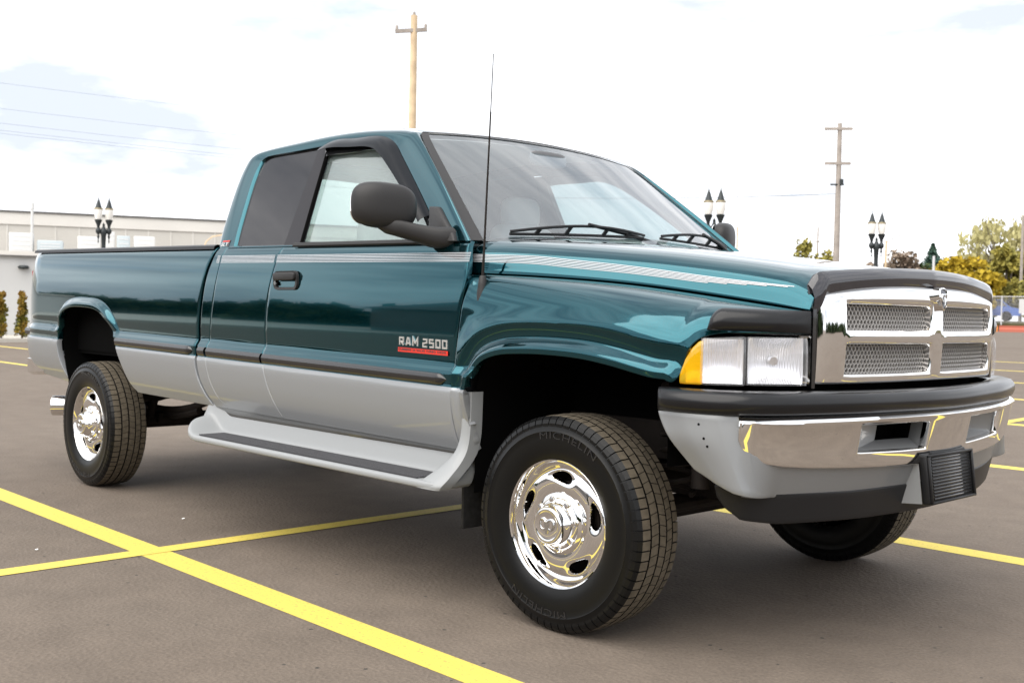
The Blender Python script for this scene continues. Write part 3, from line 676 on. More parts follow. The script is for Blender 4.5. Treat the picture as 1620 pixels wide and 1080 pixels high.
b = MB(); b.lathe([(.0, -.0165), (.009, -.0165), (.010, -.010)], 16, 'y', (hx-.078, hy-.0, hzc-.012)); b.build('key_lock', M['steel'], dh)
# side mouldings
def moulding(x0, x1, par, taper0=False, taper1=False, ymod=0):
    rows = []
    for i, x in enumerate(np.linspace(x0, x1, 50)):
        zc_ = .840+rk(x); h = .0235; d = .016
        e = 1.0
        if taper0: e = min(e, math.sqrt(max(0.0004, 1-((max(0, .04-(x-x0)))/.04)**2)))
        if taper1: e = min(e, math.sqrt(max(0.0004, 1-((max(0, .05-(x1-x)))/.05)**2)))
        y0 = float(ys(x, zc_))-ymod
        rows.append([(x, y0+.004, zc_+h*e), (x, y0-d*.55*e, zc_+h*.86*e), (x, y0-d*.95*e, zc_+h*.40*e), (x, y0-d*e, zc_), (x, y0-d*.8*e, zc_-h*.62*e), (x, y0-d*.45*e, zc_-h*.95*e), (x, y0+.004, zc_-h*e)])
    return fixn(mk('side_moulding', np.array(rows).reshape(-1, 3), gridfaces(50, 7), M['mould'], par))
moulding(-1.895, -.585, door, False, True); moulding(-2.425, -1.912, rear_door); moulding(-2.515, -2.447, T)
m_ = moulding(-3.49, -2.59, bs, False, True); moulding(-4.94, -4.40, bs, False, True, -.025)

# ---- badges ------------------------------------------------------------------
def side_text(s, xc, zc_, width, height, depth, material, par, bold=.0, name='badge', shear=0, extra=0.):
    V, F = text_mesh(s, 1.0, .5, bold, shear, 1.14); sx = width/(V[:, 0].max()-V[:, 0].min()); sz = height/(V[:, 1].max()-V[:, 1].min())
    V = V-[(V[:, 0].max()+V[:, 0].min())/2, (V[:, 1].max()+V[:, 1].min())/2, 0]
    q = [(xc+a*sx, float(ys(xc+a*sx, zc_+b_*sz+rk(xc+a*sx)-rk(xc)))-extra-depth*(c+.5), zc_+b_*sz+rk(xc+a*sx)-rk(xc)) for a, b_, c in V]
    return mk(name, q, F, material, par, False)
def ribbon(pts, th, closed=False):
    p = np.array(pts, float); n = len(p); L_, R_ = [], []
    for i in range(n):
        d0 = p[i]-p[i-1] if (i or closed) else p[1]-p[0]; d1 = p[(i+1) % n]-p[i] if (i < n-1 or closed) else p[-1]-p[-2]
        d0 = d0/np.linalg.norm(d0); d1 = d1/np.linalg.norm(d1); n0 = np.array([-d0[1], d0[0]]); n1 = np.array([-d1[1], d1[0]]); m_ = n0+n1; m_ = m_/max(.35, m_@m_)*2*th/2
        L_.append(p[i]+m_); R_.append(p[i]-m_)
    return L_, R_
GLY = {'R': ([(0, 0), (0, 1), (.8, 1), (.8, .48), (.05, .48)], [(.38, .48), (.86, 0)]), 'A': ([(0, 0), (.32, 1), (.60, 1), (.92, 0)], [(.16, .30), (.76, .30)]), 'M': ([(0, 0), (0, 1), (.5, .40), (1, 1), (1, 0)],),
       '2': ([(0, .98), (.8, .98), (.8, .56), (0, .44), (0, .02), (.82, .02)],), '5': ([(.8, .98), (0, .98), (0, .55), (.8, .55), (.8, .02), (0, .02)],), '0': ([(0, .02), (0, .98), (.8, .98), (.8, .02), 'c'],)}
_x = -.893
for ch in 'RAM 2500':
    if ch == ' ': _x += .018; continue
    wd_ = max(q[0] for st_ in GLY[ch] for q in st_ if q != 'c'); b = MB()
    for li, st_ in enumerate(GLY[ch]):
        cl_ = st_[-1] == 'c'; pts_ = [q for q in st_ if q != 'c']; L_, R_ = ribbon(pts_, .24, cl_); n = len(L_); V = []
        for q, dd in ((L_, .0045), (R_, .0045), (L_, 0), (R_, 0)):
            for a, c in q:
                x = _x+.006+a*.0285; z = .9475+.004+c*.029; z += rk(x)-rk(-.747); V.append((x, float(ys(x, z))-dd-.0006*li, z))
        F = []
        for k in range(n if cl_ else n-1):
            k2 = (k+1) % n; F += [(k, k2, n+k2, n+k), (k, k2, 2*n+k2, 2*n+k), (n+k, n+k2, 3*n+k2, 3*n+k)]
        if not cl_: F += [(0, n, 3*n, 2*n), (n-1, 2*n-1, 4*n-1, 3*n-1)]
        b.add(V, F)
    fixn(b.build('letter', M['badge'], door, False)); _x += wd_*.0285+.0165
b = MB(); xx = np.linspace(-.899, -.592, 12)
V = [(x, float(ys(x, .933))-dy, .933+e+rk(x)-rk(-.747)) for x in xx for dy, e in ((.001, -.0085), (.004, -.0085), (.004, .0085), (.001, .0085))]
b.add(V, gridfaces(12, 4)); sb = b.build('red_badge_strip', M['red'], door, False)
side_text('CUMMINS 24 VALVE TURBO DIESEL', -.747, .9345, .295, .0095, .0015, M['badge_dark'], sb, .01, 'strip_lettering', 0, .0035)
# SLT badge on rear pillar
def tilt_text(s, xc, zc_, width, height, depth, material, par, extra=0., name='lettering'):
    V, F = text_mesh(s, 1.0, .5, .02); sx = width/np.ptp(V[:, 0]); sz = height/np.ptp(V[:, 1])
    V = V-[(V[:, 0].max()+V[:, 0].min())/2, (V[:, 1].max()+V[:, 1].min())/2, 0]
    return mk(name, [(xc+a*sx, yt(zc_+b_*sz)-extra-depth*(c+.5), zc_+b_*sz) for a, b_, c in V], F, material, par, False)
b = MB(); plate(b, rounded(.078, .034, .004), lambda a, c: (-2.40+a, yt(1.405+c)-.006, 1.405+c), lambda a, c: (-2.40+a, yt(1.405+c)+.002, 1.405+c))
slt = fixn(b.build('trim_badge', M['badge_dark'], T, False))
tilt_text('SLT', -2.40, 1.400, .066, .018, .003, M['badge'], slt, .006)
b = MB(); plate(b, rounded(.07, .006, .002), lambda a, c: (-2.40+a, yt(1.416+c)-.008, 1.416+c), lambda a, c: (-2.40+a, yt(1.416+c)-.003, 1.416+c)); fixn(b.build('red_bar', M['red'], slt, False))

# ---- grille shell ---------------------------------------------------------------
gplan = ci([0, .15, .35, .50, .56, .595, .615, .63], [.852, .849, .836, .812, .798, .783, .762, .728])
def gmap(u, v, d):                                     # u across, v height, d recess
    top = 1.175+.038*max(0, 1-(abs(u)/.60)**2.4)
    vv_ = v if v < 1.138 else 1.138+(v-1.138)*(top-1.138)/.027
    lean = -.36*(v-1.045)**2
    if v > 1.15: lean -= .03*((v-1.15)/.015)**2 if v < 1.165 else .03
    return (float(gplan(abs(u)))+lean-d, u, vv_)
def lattice(us, vs, holes, depth, mapping, name, material, par, bev=.008, sub=.035, back=.05, edge=True):
    """plate with rectangular holes; built flat, bevelled, then bent"""
    bm = bmesh.new(); vid = {}
    def vert(u, v, d):
        k = (round(u, 5), round(v, 5), round(d, 5))
        if k not in vid: vid[k] = bm.verts.new((u, v, d))
        return vid[k]
    U = []
    for a, c in zip(us[:-1], us[1:]):
        n = max(1, int(math.ceil((c-a)/sub))); U += list(np.linspace(a, c, n+1)[:-1])
    U.append(us[-1])
    Vv = list(vs)
    inh = lambda u, v: any(a < u < b_ and c < v < d for a, b_, c, d in holes)
    for i in range(len(U)-1):
        for j in range(len(Vv)-1):
            if inh((U[i]+U[i+1])/2, (Vv[j]+Vv[j+1])/2): continue
            bm.faces.new([vert(U[i], Vv[j], 0), vert(U[i+1], Vv[j], 0), vert(U[i+1], Vv[j+1], 0), vert(U[i], Vv[j+1], 0)])
    bnd = [e for e in bm.edges if len(e.link_faces) == 1]
    for e in bnd:
        a, c = e.verts; bm.faces.new([a, c, vert(c.co.x, c.co.y, back), vert(a.co.x, a.co.y, back)])
    bmesh.ops.recalc_face_normals(bm, faces=bm.faces)
    ed = [e for e in bm.edges if len(e.link_faces) == 2 and e.calc_face_angle(0) > R(60)]
    bmesh.ops.bevel(bm, geom=ed, offset=bev, segments=4, profile=.5, affect='EDGES', clamp_overlap=True)
    for v in bm.verts: v.co = Vector(mapping(*v.co))
    bmesh.ops.recalc_face_normals(bm, faces=bm.faces)
    me = bpy.data.meshes.new(name); bm.to_mesh(me); bm.free(); me.materials.append(material)
    me.polygons.foreach_set('use_smooth', [True]*len(me.polygons)); me.set_sharp_from_angle(angle=R(60))
    o = bpy.data.objects.new(name, me); col.objects.link(o); o.parent = par; return o
gu = [-.625, -.60, -.524, -.042, .042, .524, .60, .625]; gv = [.885, .918, .978, 1.012, 1.058, 1.1, 1.138, 1.153, 1.165]
holes = [(-.524, -.042, .918, 1.012), (.042, .524, .918, 1.012), (-.524, -.042, 1.058, 1.138), (.042, .524, 1.058, 1.138)]
gs = lattice(gu, gv, holes, .04, gmap, 'grille_shell', M['chrome'], T, .0095, .03, .055)
fixn_dir(gs, (1, 0, 0))
# honeycomb mesh in the four openings
def honeycomb(u0, u1, v0, v1, name):
    r = .0098; wall = .0026; b = MB(); hx_ = r*math.sqrt(3); hy_ = r*1.5
    row = 0; v = v0-.004
    while v < v1+.006:
        u = u0-.004+(hx_/2 if row % 2 else 0)
        while u < u1+.006:
            ang = [R(60*k+30) for k in range(6)]
            O = [(u+r*math.cos(a), v+r*.94*math.sin(a)) for a in ang]; I = [(u+(r-wall)*math.cos(a), v+(r-wall)*.94*math.sin(a)) for a in ang]
            V = [gmap(a, c, .030) for a, c in O]+[gmap(a, c, .027) for a, c in I]+[gmap(a, c, .042) for a, c in I]
            b.add(V, [(k, (k+1) % 6, 6+(k+1) % 6, 6+k) for k in range(6)]+[(6+k, 6+(k+1) % 6, 12+(k+1) % 6, 12+k) for k in range(6)])
            u += hx_
        row += 1; v += hy_*.94
    return b.build(name, M['mesh'], gs, False)
for a, c, d, e in holes: honeycomb(a, c, d, e, 'mesh_insert')
b = MB(); b.grid(np.array([[gmap(u, v, .062) for v in (.89, 1.16)] for u in np.linspace(-.61, .61, 24)])); b.build('radiator_shroud', M['liner'], T)
# emblem: shield with a horned ram head in relief
ex, ey_ = gmap(0, 1.128, 0)[0], 0
shield = [(-.040, .046), (-.012, .052), (.012, .052), (.040, .046), (.043, .010), (.032, -.028), (.012, -.050), (0, -.056), (-.012, -.050), (-.032, -.028), (-.043, .010)]
def emb(a, c, d): return (ex+.006+d-.055*c*1.2, a*.68, 1.166+c*.74)
b = MB(); n = len(shield)
V = [emb(a, c, -.012) for a, c in shield]+[emb(a, c, .010) for a, c in shield]+[emb(a*.86, c*.88, .013) for a, c in shield]+[emb(a*.80, c*.83, .008) for a, c in shield]
F = []
for k in range(3): F += [(k*n+i, k*n+(i+1) % n, (k+1)*n+(i+1) % n, (k+1)*n+i) for i in range(n)]
b.add(V, F); sd = fixn(b.build('emblem_shield', M['chrome'], gs))
M['emblem_field'] = mat('emblem_grey', (.16, .17, .20), .35, .3)
b = MB(); b.add([emb(a*.80, c*.83, .008) for a, c in shield], [tuple(range(n))]); b.build('emblem_field', M['emblem_field'], sd, False)
b = MB()
head = [(-.006, .022), (.006, .022), (.010, .006), (.007, -.016), (.004, -.030), (-.004, -.030), (-.007, -.016), (-.010, .006)]
plate(b, head, lambda a, c: emb(a, c, .016), lambda a, c: emb(a, c, .006))
for s in (1, -1):
    pts = [emb(s*(.013+.013*math.cos(t)), .004+.016*math.sin(t), .012) for t in np.linspace(R(150), R(-150), 12)]
    b.tube(pts, list(np.linspace(.0065, .003, 12)), 6)
fixn(b.build('ram_head_relief', M['steel'], sd))

# ---- bug deflector --------------------------------------------------------------
rows = []
dpl = ci([0, .3, .50, .58, .62, .645], [.832, .814, .786, .774, .766, .752])
for u in np.linspace(-.645, .645, 81):
    a = abs(u); zb = gmap(min(a, .6), 1.165, 0)[2]+.002 if a < .6 else np.interp(a, [.6, .615, .63, .645], [1.177, 1.14, 1.118, 1.112])
    zt = 1.266-.028*(a/.6)**2 if a < .60 else np.interp(a, [.60, .62, .635, .645], [1.238, 1.234, 1.222, 1.195])
    x = float(dpl(a)); q = zt-zb
    rows.append([(x-.002, u, zb-.012), (x+.006, u, zb+q*.25), (x+.006, u, zb+q*.55), (x-.004, u, zb+q*.85), (x-.016, u, zt), (x-.022, u, zt-.002), (x-.012, u, zb+q*.5), (x-.012, u, zb-.01)])
o = fixn(mk('bug_deflector', np.array(rows).reshape(-1, 3), gridfaces(81, 8), M['deflector'], T))

# ---- headlights ------------------------------------------------------------------
def hpath(s): return fpt(np.asarray(s))
s_in = S(.755); s_sp = S(.640); s_out = S(.487)
def hl_pt(s, z, d):                                    # on the lamp face, recess d
    p = hpath(s); n = fnorm(s); lean = -.02*(z-.96); return (p[0]-n[0]*d+n[0]*lean, p[1]-n[1]*d+n[1]*lean, z)
def lens(name, sa, sb, za, zt_a, zb, zt_b, material, par, d=.004, n=(20, 14), bow=.006):
    rows = []
    for i, t in enumerate(np.linspace(0, 1, n[0])):
        s = sa+(sb-sa)*t; lo = za+(zb-za)*t; hi = zt_a+(zt_b-zt_a)*t
        rows.append([hl_pt(s, lo+(hi-lo)*q, d-bow*(1-(2*q-1)**4)) for q in np.linspace(0, 1, n[1])])
    P = np.array(rows); return panel(name, P, material, par, (1, -1, 0), flange=.012, rnd=.004)
def bowl(name, sa, sb, z0, z1, dep, par, material):
    nf = max(3, int(round((sb-sa)/.0085))); nt_ = nf*8+1; rows = []
    for t in np.linspace(0, 1, nt_):
        row = []
        for q in np.linspace(0, 1, 14):
            e = (1-abs(2*t-1)**3)*(1-abs(2*q-1)**3); row.append(hl_pt(sa+(sb-sa)*t, z0+(z1-z0)*q, .014+dep*e+.0016*math.cos(2*math.pi*nf*t)))
        rows.append(row)
    o = mk(name, np.array(rows).reshape(-1, 3), gridfaces(nt_, 14), material, par, True, None); fixn_dir(o, (1, -1, 0)); return o
HL = empty('headlight'); HL.parent = T
# bezel
b = MB(); rows = []
ss = np.concatenate([np.linspace(S(.476), S(.545), 16), np.linspace(S(.56), s_in+.010, 20)])
def hl_top(s): return float(np.interp(s, [S(.476), S(.484), S(.498), S(.514), S(.534), S(.56), S(.60), s_in+.01], [.895, .925, .965, .996, 1.018, 1.030, 1.036, 1.040]))
for s in ss:
    lo = .880; hi = hl_top(s)+.004; rows.append([hl_pt(s, lo, .080), hl_pt(s, hi, .080)])
bz = mk('bezel', np.array([[a, c] for a, c in rows]).reshape(-1, 3), gridfaces(len(ss), 2), M['liner'], HL)
# main lamp
lens('lamp_lens', s_sp+.012, s_in, .886, 1.030, .886, 1.028, M['lens'], HL, -.004)
bowl('reflector', s_sp+.012, s_in, .888, 1.028, .035, HL, M['reflector'])
bl = MB(); c0 = hl_pt((s_sp+s_in)/2, .958, .045); nn_ = fnorm((s_sp+s_in)/2)
bl.tube([(c0[0], c0[1], c0[2]), (c0[0]+nn_[0]*.025, c0[1]+nn_[1]*.025, c0[2])], .013, 12); bl.build('bulb_shield', M['chrome'], HL)
# marker lamp: clear inner two thirds, amber outer third
s_am = S(.541)
lens('marker_lens', s_am, s_sp, .884, 1.022, .884, 1.030, M['lens'], HL, -.002)
bowl('marker_reflector', s_am, s_sp, .886, 1.022, .035, HL, M['reflector'])
rows = []
for s in np.linspace(S(.484), s_am, 14):
    hi = hl_top(s)-.006; rows.append([hl_pt(s, .884+(hi-.884)*q, -.002-.003*(1-(2*q-1)**4)) for q in np.linspace(0, 1, 12)])
panel('amber_lens', np.array(rows), M['amber'], HL, (1, -1, 0), flange=.012, rnd=.003)
bowl('amber_reflector', S(.495), s_am, .886, .99, .025, HL, M['reflector'])
b = MB(); b.add([hl_pt(s, z, d) for s in (s_sp+.001, s_sp+.011) for z, d in ((.884, .004), (1.030, .004))], [(0, 1, 3, 2)]); b.build('lens_divider', M['gloss_black'], HL, False)
mirror_y(HL, T)
# black eyebrow trim over the headlight
rows = []
for i, s in enumerate(np.linspace(S(.553), S(.762), 40)):
    t = i/39; e = math.sqrt(max(.01, 1-(max(0, .16-t)/.16)**2)) if t < .16 else 1
    zb, zt = 1.043+.006*(1-t), 1.043+.006*(1-t)+.070*e; row = []
    for q, dd in ((-.10, .008), (0, .0), (.02, -.018), (.15, -.027), (.45, -.030), (.75, -.024), (.93, -.012), (1.0, .002)):
        row.append(hl_pt(s, zb+(zt-zb)*q, dd*(1 if dd > 0 else (.35+.65*e)*(1-.95*max(0, (t-.6)/.4)))))
    rows.append(row)
o = fixn(mk('headlight_trim', np.array(rows).reshape(-1, 3), gridfaces(40, 8), M['pad'], T)); mirror_y(o)
# black filler between headlight and grille
for s in (1, -1):
    b = MB(); b.grid(np.array([[(.760, s*-.652, z), (.762, s*-.636, z), (.720, s*-.615, z)] for z in (.875, 1.0, 1.12)])); b.build('grille_surround', M['gloss_black'], T)

# ---- front bumper -----------------------------------------------------------------
bpl = [(.440, -1.000), (.54, -.997), (.63, -.972), (.70, -.925), (.755, -.845), (.800, -.72), (.852, -.52), (.884, -.30), (.900, -.145), (.905, 0)]
bpl = bpl+[(x, -y) for x, y in bpl[-2::-1]]
bp = curve(bpl, 401); ba = np.concatenate([[0], np.cumsum(np.linalg.norm(np.diff(bp, axis=0), axis=1))])
btg = np.gradient(bp, axis=0); btg /= np.linalg.norm(btg, axis=1, keepdims=True)
def bpt(s, off, z):
    x = np.interp(s, ba, bp[:, 0]); y = np.interp(s, ba, bp[:, 1]); tx = np.interp(s, ba, btg[:, 0]); ty = np.interp(s, ba, btg[:, 1])
    return (x+ty*off, y-tx*off, z)
def s_of_y(y): return float(np.interp(y, bp[20:-20, 1], ba[20:-20]))
FB = empty('front_bumper'); FB.parent = T
rows = []
for s in np.linspace(0, ba[-1], 120):
    e = min(s, ba[-1]-s); q = math.sqrt(max(0.02, 1-max(0, (.03-e)/.03)**2)); dz = -.006*(1-abs(s/ba[-1]*2-1))
    rows.append([bpt(s, -.085, .862+dz), bpt(s, -.05, .872+dz), bpt(s, -.02*q, .872+dz), bpt(s, .004*q, .866+dz), bpt(s, .018*q, .850+dz), bpt(s, .020*q, .828+dz), bpt(s, .012*q, .808+dz), bpt(s, -.002, .799+dz), bpt(s, -.04, .797+dz)])
pd = np.array(rows); o = mk('bumper_pad', np.concatenate([pd.reshape(-1, 3)]), gridfaces(120, 9)+[tuple(range(9)), tuple(119*9+k for k in reversed(range(9)))], M['pad'], FB); fixn_dir(o, (1, 0, .3))
# bright face bar with two lamp openings
def cbot(y): return float(np.interp(abs(y), [0, .3, .5, .7, .80, .86, .89, .91, .925, .935], [.612, .617, .624, .634, .643, .653, .665, .680, .70, .730]))
def cmap(u, v, d):
    v = v/.18
    zb = cbot(u); z = zb+(v)*(.797-zb) if v <= 1 else .797
    h = (z-.61)/.187; off = .013-.034*(1-h)**1.4+(.010*math.sin(min(1, max(0, (h-.84)/.06))*math.pi/2) if h > .84 else 0)-(.024*((h-.90)/.10)**1.3 if h > .9 else 0)
    s = s_of_y(u); return bpt(s, off-d, z)
def v_of(z, y): return (z-cbot(y))/(.797-cbot(y))
chu = [-.934, -.90, -.80, -.515, -.150, .150, .515, .80, .90, .934]; chv = [v*.18 for v in (0, .10, .30, .80, .86, .91, .955, 1.0)]
chh = [(-.515, -.150, .30*.18, .80*.18), (.150, .515, .30*.18, .80*.18)]
fc = lattice(chu, chv, chh, .03, cmap, 'chrome_face_bar', M['chrome'], FB, .006, .012, .03); fixn_dir(fc, (1, 0, 0))
# lamp recesses behind the openings
for a, c, d, e in chh:
    b = MB(); mid = (a+c)/2
    def rc(u, v, dd): return cmap(u, v, dd)
    ring0 = [(a, d), (c, d), (c, e), (a, e)]; hw, hv = (c-a)/2, (e-d)/2; mv = (d+e)/2; sh_ = (.085 if mid < 0 else -.085)
    ring1 = [(mid+sh_+(-hw*.52), mv-hv*.40), (mid+sh_+hw*.56, mv-hv*.40), (mid+sh_+hw*.56, mv+hv*.72), (mid+sh_-hw*.52, mv+hv*.72)]
    V = [rc(u, v, .026) for u, v in ring0]+[rc(u, v, .075) for u, v in ring1]
    b.add(V, [(i, (i+1) % 4, 4+(i+1) % 4, 4+i) for i in range(4)]); fixn(b.build('lamp_recess', M['silver'], FB, False))
    b = MB(); V = [rc(u, v, .076) for u, v in ring1]+[rc(u, v, .14) for u, v in ring1]
    b.add(V, [(i, (i+1) % 4, 4+(i+1) % 4, 4+i) for i in range(4)]+[(4, 5, 6, 7)]); fixn(b.build('recess_duct', M['liner'], FB, False))
# silver end caps and lower valance
rows = []
for s in np.concatenate([np.linspace(0, s_of_y(-.9185), 60), np.linspace(s_of_y(-.9175), s_of_y(.9175), 80), np.linspace(s_of_y(.9185), ba[-1], 60)]):
    y = np.interp(s, ba, bp[:, 1]); x_ = np.interp(s, ba, bp[:, 0]); e = min(s, ba[-1]-s)
    zt = .797 if e < s_of_y(-.918) else cbot(y)+.012
    zb = float(np.interp(e, [0, .06, .14, .25, .45, .8, 1.2], [.63, .595, .572, .560, .546, .535, .530]))
    rear = np.interp(e, [0, .35], [1, 0])
    row = []
    for q in np.linspace(0, 1, 16):
        z = zb+(zt-zb)*q; h = (z-.53)/.267; off = -.004-.055*max(0, 1-h)**1.8 + (.010*math.exp(-((z-.72)/.05)**2)*max(0, 1-e/.2))-.005*min(1, max(0, (e-.2)/.05))
        if e < .2: # trailing edge slants forward towards the bottom
            pass
        p_ = bpt(s, off, z); sl = .17*max(0, (.80-z)/.22)**1.25*max(0, 1-e/.42)
        row.append((p_[0]+sl, p_[1]+.01*sl*(1 if y < 0 else -1), z))
    rows.append(row)
VAL = np.array(rows); o = panel('bumper_cover', VAL, M['silver'], FB, (1, 0, 0), flange=.02, rnd=.004, sharp=40)
for q_, zq in ((.30, .768), (.30, .727), (.30, .704)):     # small dark fasteners on the end cap
    r_ = VAL[int(28)]; k_ = np.interp(zq, r_[:, 2], np.arange(16)); p_ = r_[int(k_)]*(1-(k_-int(k_)))+r_[min(15, int(k_)+1)]*(k_-int(k_))
    b = MB(); b.lathe([(.0, -.0025), (.0032, -.002), (.0042, .0), (.003, .003)], 10, 'y', (p_[0], p_[1], p_[2])); b.build('fastener', M['liner'], o)
# air dam
rows = []
for s in np.linspace(.16, ba[-1]-.16, 110):
    e = min(s, ba[-1]-s)-.16; zt = float(np.interp(e, [0, .1, .3, .6, 1], [.580, .568, .552, .542, .540])); zb = float(np.interp(e, [0, .04, .12, .3, .7, 1.1], [.545, .515, .482, .462, .452, .450]))
    row = []
    for q in np.linspace(0, 1, 8):
        z = zb+(zt-zb)*q; p_ = bpt(s, -.055-.02*(1-q), z); sl = .10*max(0, 1-e/.25)
        row.append((p_[0]+sl*.3, p_[1], z))
    rows.append(row)
panel('air_dam', np.array(rows), M['black'], FB, (1, 0, 0), flange=.03, rnd=.005)
# licence plate holder with ribbed backing
PH = empty('plate_holder'); PH.parent = FB
Mx = Matrix.Translation((.912, .0, .567)) @ Matrix.Rotation(R(-7), 4, 'Y')
b = MB(); b.box((-.03, -.166, -.082), (.0, .166, .080), Mx); bevel(b.build('holder_box', M['black'], PH), .006)
b = MB(); 
for k in range(13):
    z = -.066+k*.011; b.box((-.001, -.140, z-.0032), (.0045, .140, z+.0032), Mx)
bevel(b.build('ribbed_backing', M['gloss_black'], PH, False), .001, 1)
b = MB()
for lo, hi in (((-.001, -.166, .072), (.008, .166, .081)), ((-.001, -.166, -.083), (.008, .166, -.074)), ((-.001, .155, -.08), (.008, .166, .08)), ((-.001, -.166, -.08), (.008, -.155, .08))): b.box(lo, hi, Mx)
bevel(b.build('holder_frame', M['black'], PH, False), .002, 1)
for sg in (-1, 1):
    b = MB(); b.add([tuple(Mx @ Vector((x, sg*y, z))) for x, y, z in ((-.03, .166, .08), (-.03, .166, -.08), (-.10, .185, -.075), (-.06, .17, .08))], [(0, 1, 2, 3)]); b.build('holder_bracket', M['silver'], PH, False)
b = MB(); b.box((.80, -.12, .62), (.895, .14, .655)); bevel(b.build('tow_step', M['black'], FB), .006)

# ---- running boards, flaps, liners ---------------------------------------------
rows = []
zt_ = .468
def rb_row(x, lift=0., yo=0., zin=.548):
    return [(x, -.925, zin+lift), (x, -.935, zin-.02+lift), (x, -.950, zt_+.01+lift), (x, -.958, zt_+lift*.9), (x, -1.060+yo, zt_+lift*.8), (x, -1.112+yo, zt_+.002+lift*.7), (x, -1.124+yo, zt_-.006+lift*.6), (x, -1.124+yo, zt_-.026+lift*.55), (x, -1.112+yo, zt_-.034+lift*.5), (x, -.95, zt_-.034+lift*.4)]
RBx = [(-2.50, .085, .115), (-2.465, .095, .085), (-2.43, .085, .045), (-2.39, .05, .012), (-2.35, .018, 0), (-2.31, 0, 0)] + [(x, 0, 0) for x in np.linspace(-2.25, -.66, 20)] + [(-.60, 0, 0), (-.52, 0, 0), (-.47, 0, .004)]
for x, l, yo in RBx: rows.append(rb_row(x, l, yo))
RB = np.array(rows); nb = len(rows)
o = mk('running_board', RB.reshape(-1, 3), gridfaces(nb, 10)+[tuple(range(10)), tuple((nb-1)*10+k for k in range(10))], M['step_white'], T); fixn(o)
bm = bmesh.new(); bm.from_mesh(o.data); bm.to_mesh(o.data); bm.free()
rb = o
md = o.modifiers.new('smooth', 'SUBSURF'); md.levels = 2; md.render_levels = 2
b = MB(); b.grid(np.array([[(x, y, zt_+.0035-.0 if abs(y) < 1.1 else zt_) for y in (-1.108, -1.09, -1.03, -.964)] for x in np.linspace(-2.29, -.60, 20)]))
for k in range(11):
    y = -1.104+k*.0127; b.box((-2.285, y, zt_+.003), (-.605, y+.006, zt_+.0062))
b.build('step_pad', M['step_rubber'], rb, False)
# front end sweeping up along the wheel opening
rows = []
for z, y_, xl in zip(*[ci(np.linspace(0, 1, 8), q)(np.linspace(0, 1, 40)) for q in ([.795, .70, .63, .575, .53, .49, .458, .440], [-.984, -.986, -.990, -1.004, -1.036, -1.080, -1.112, -1.116], [-.498, -.500, -.503, -.512, -.532, -.560, -.590, -.600])]):
    xr = -.447-.02*max(0, (.49-z)/.05)**2
    rows.append([(xl, y_+.05, z), (xl, y_+.006, z), (xl+.012, y_-.004, z), ((xl+xr)/2, y_-.007, z), (xr-.014, y_-.004, z), (xr-.002, y_+.005, z), (xr, y_+.06, z)])
fixn(mk('board_end', np.array(rows).reshape(-1, 3), gridfaces(40, 7), M['step_white'], rb))
mirror_y(rb)
b = MB(); b.box((-.505, -.972, .28), (-.493, -.66, .86)); o = bevel(b.build('mud_flap', M['flap'], T), .004); mirror_y(o)
def liner(archpts, name, y0, y1):
    p = np.asarray(archpts); b = MB()
    q = np.concatenate([[(p[0, 0], .42)], p, [(p[-1, 0], max(.42, min(.62, p[-1, 1])))]])
    rows = [[(x, y0, z), (x, y1, z)] for x, z in q]; b.grid(np.array(rows))
    b.add([(x, y1, z) for x, z in q], [tuple(range(len(q)))])
    return b.build(name, M['liner'], T, False)
o = liner(np.concatenate([archf[:, :]])+np.array([[0, .012]]), 'wheel_liner', -.955, -.42); mirror_y(o)
o = liner(archp+np.array([[0, .012]]), 'wheel_liner', -.95, -.52); mirror_y(o)
# ---- chassis -----------------------------------------------------------------------
for s in (1, -1):
    b = MB(); b.box((-4.95, s*.36, .56), (.60, s*.44, .70)) if s > 0 else b.box((-4.95, -.44, .56), (.60, -.36, .70)); b.build('frame_rail', M['frame'], T, False)
    b = MB(); b.tube([(x, s*-.50, .44+.12*((x+WB)/.7)**2) for x in np.linspace(-WB-.7, -WB+.7, 14)], .022, 8); b.tube([(x, s*-.50, .405+.12*((x+WB)/.7)**2) for x in np.linspace(-WB-.5, -WB+.5, 10)], .022, 8)
    b.box((-WB-.07, s*-.50-.05, .36), (-WB+.07, s*-.50+.05, .42)); b.tube([(-WB+.05, s*-.60, .40), (-WB+.22, s*-.52, .98)], .026, 10); b.build('leaf_spring', M['frame'], T)
    b = MB(); b.tube([(.16+.058*math.cos(a), s*-.53+.058*math.sin(a), .46+a/(2*math.pi)*.058) for a in np.linspace(0, 14*math.pi, 120)], .010, 7); b.build('coil_spring', M['frame'], T)
    b = MB(); b.tube([(.31, s*-.60, .50), (.30, s*-.58, .66)], .032, 12); b.tube([(.30, s*-.58, .66), (.28, s*-.54, .96)], .014, 10); b.tube([(.24, s*-.52, .70), (.05, s*-.40, .80)], .016, 8); b.build('shock_absorber', M['frame'], T)
b = MB(); b.tube([(-WB, -.80, ZW), (-WB, .80, ZW)], .045, 14); b.lathe([(.0, -.10), (.10, -.09), (.15, -.04), (.16, .02), (.13, .09), (0, .12)], 18, 'x', (-WB, 0, ZW)); b.build('rear_axle', M['frame'], T)
b = MB(); b.tube([(0, -.80, ZW), (0, .80, ZW)], .045, 14); b.lathe([(.0, -.10), (.10, -.09), (.13, 0), (.10, .09), (0, .12)], 16, 'x', (0, .25, ZW)); b.tube([(.14, -.70, .40), (.14, .72, .42)], .02, 8); b.build('front_axle', M['frame'], T)
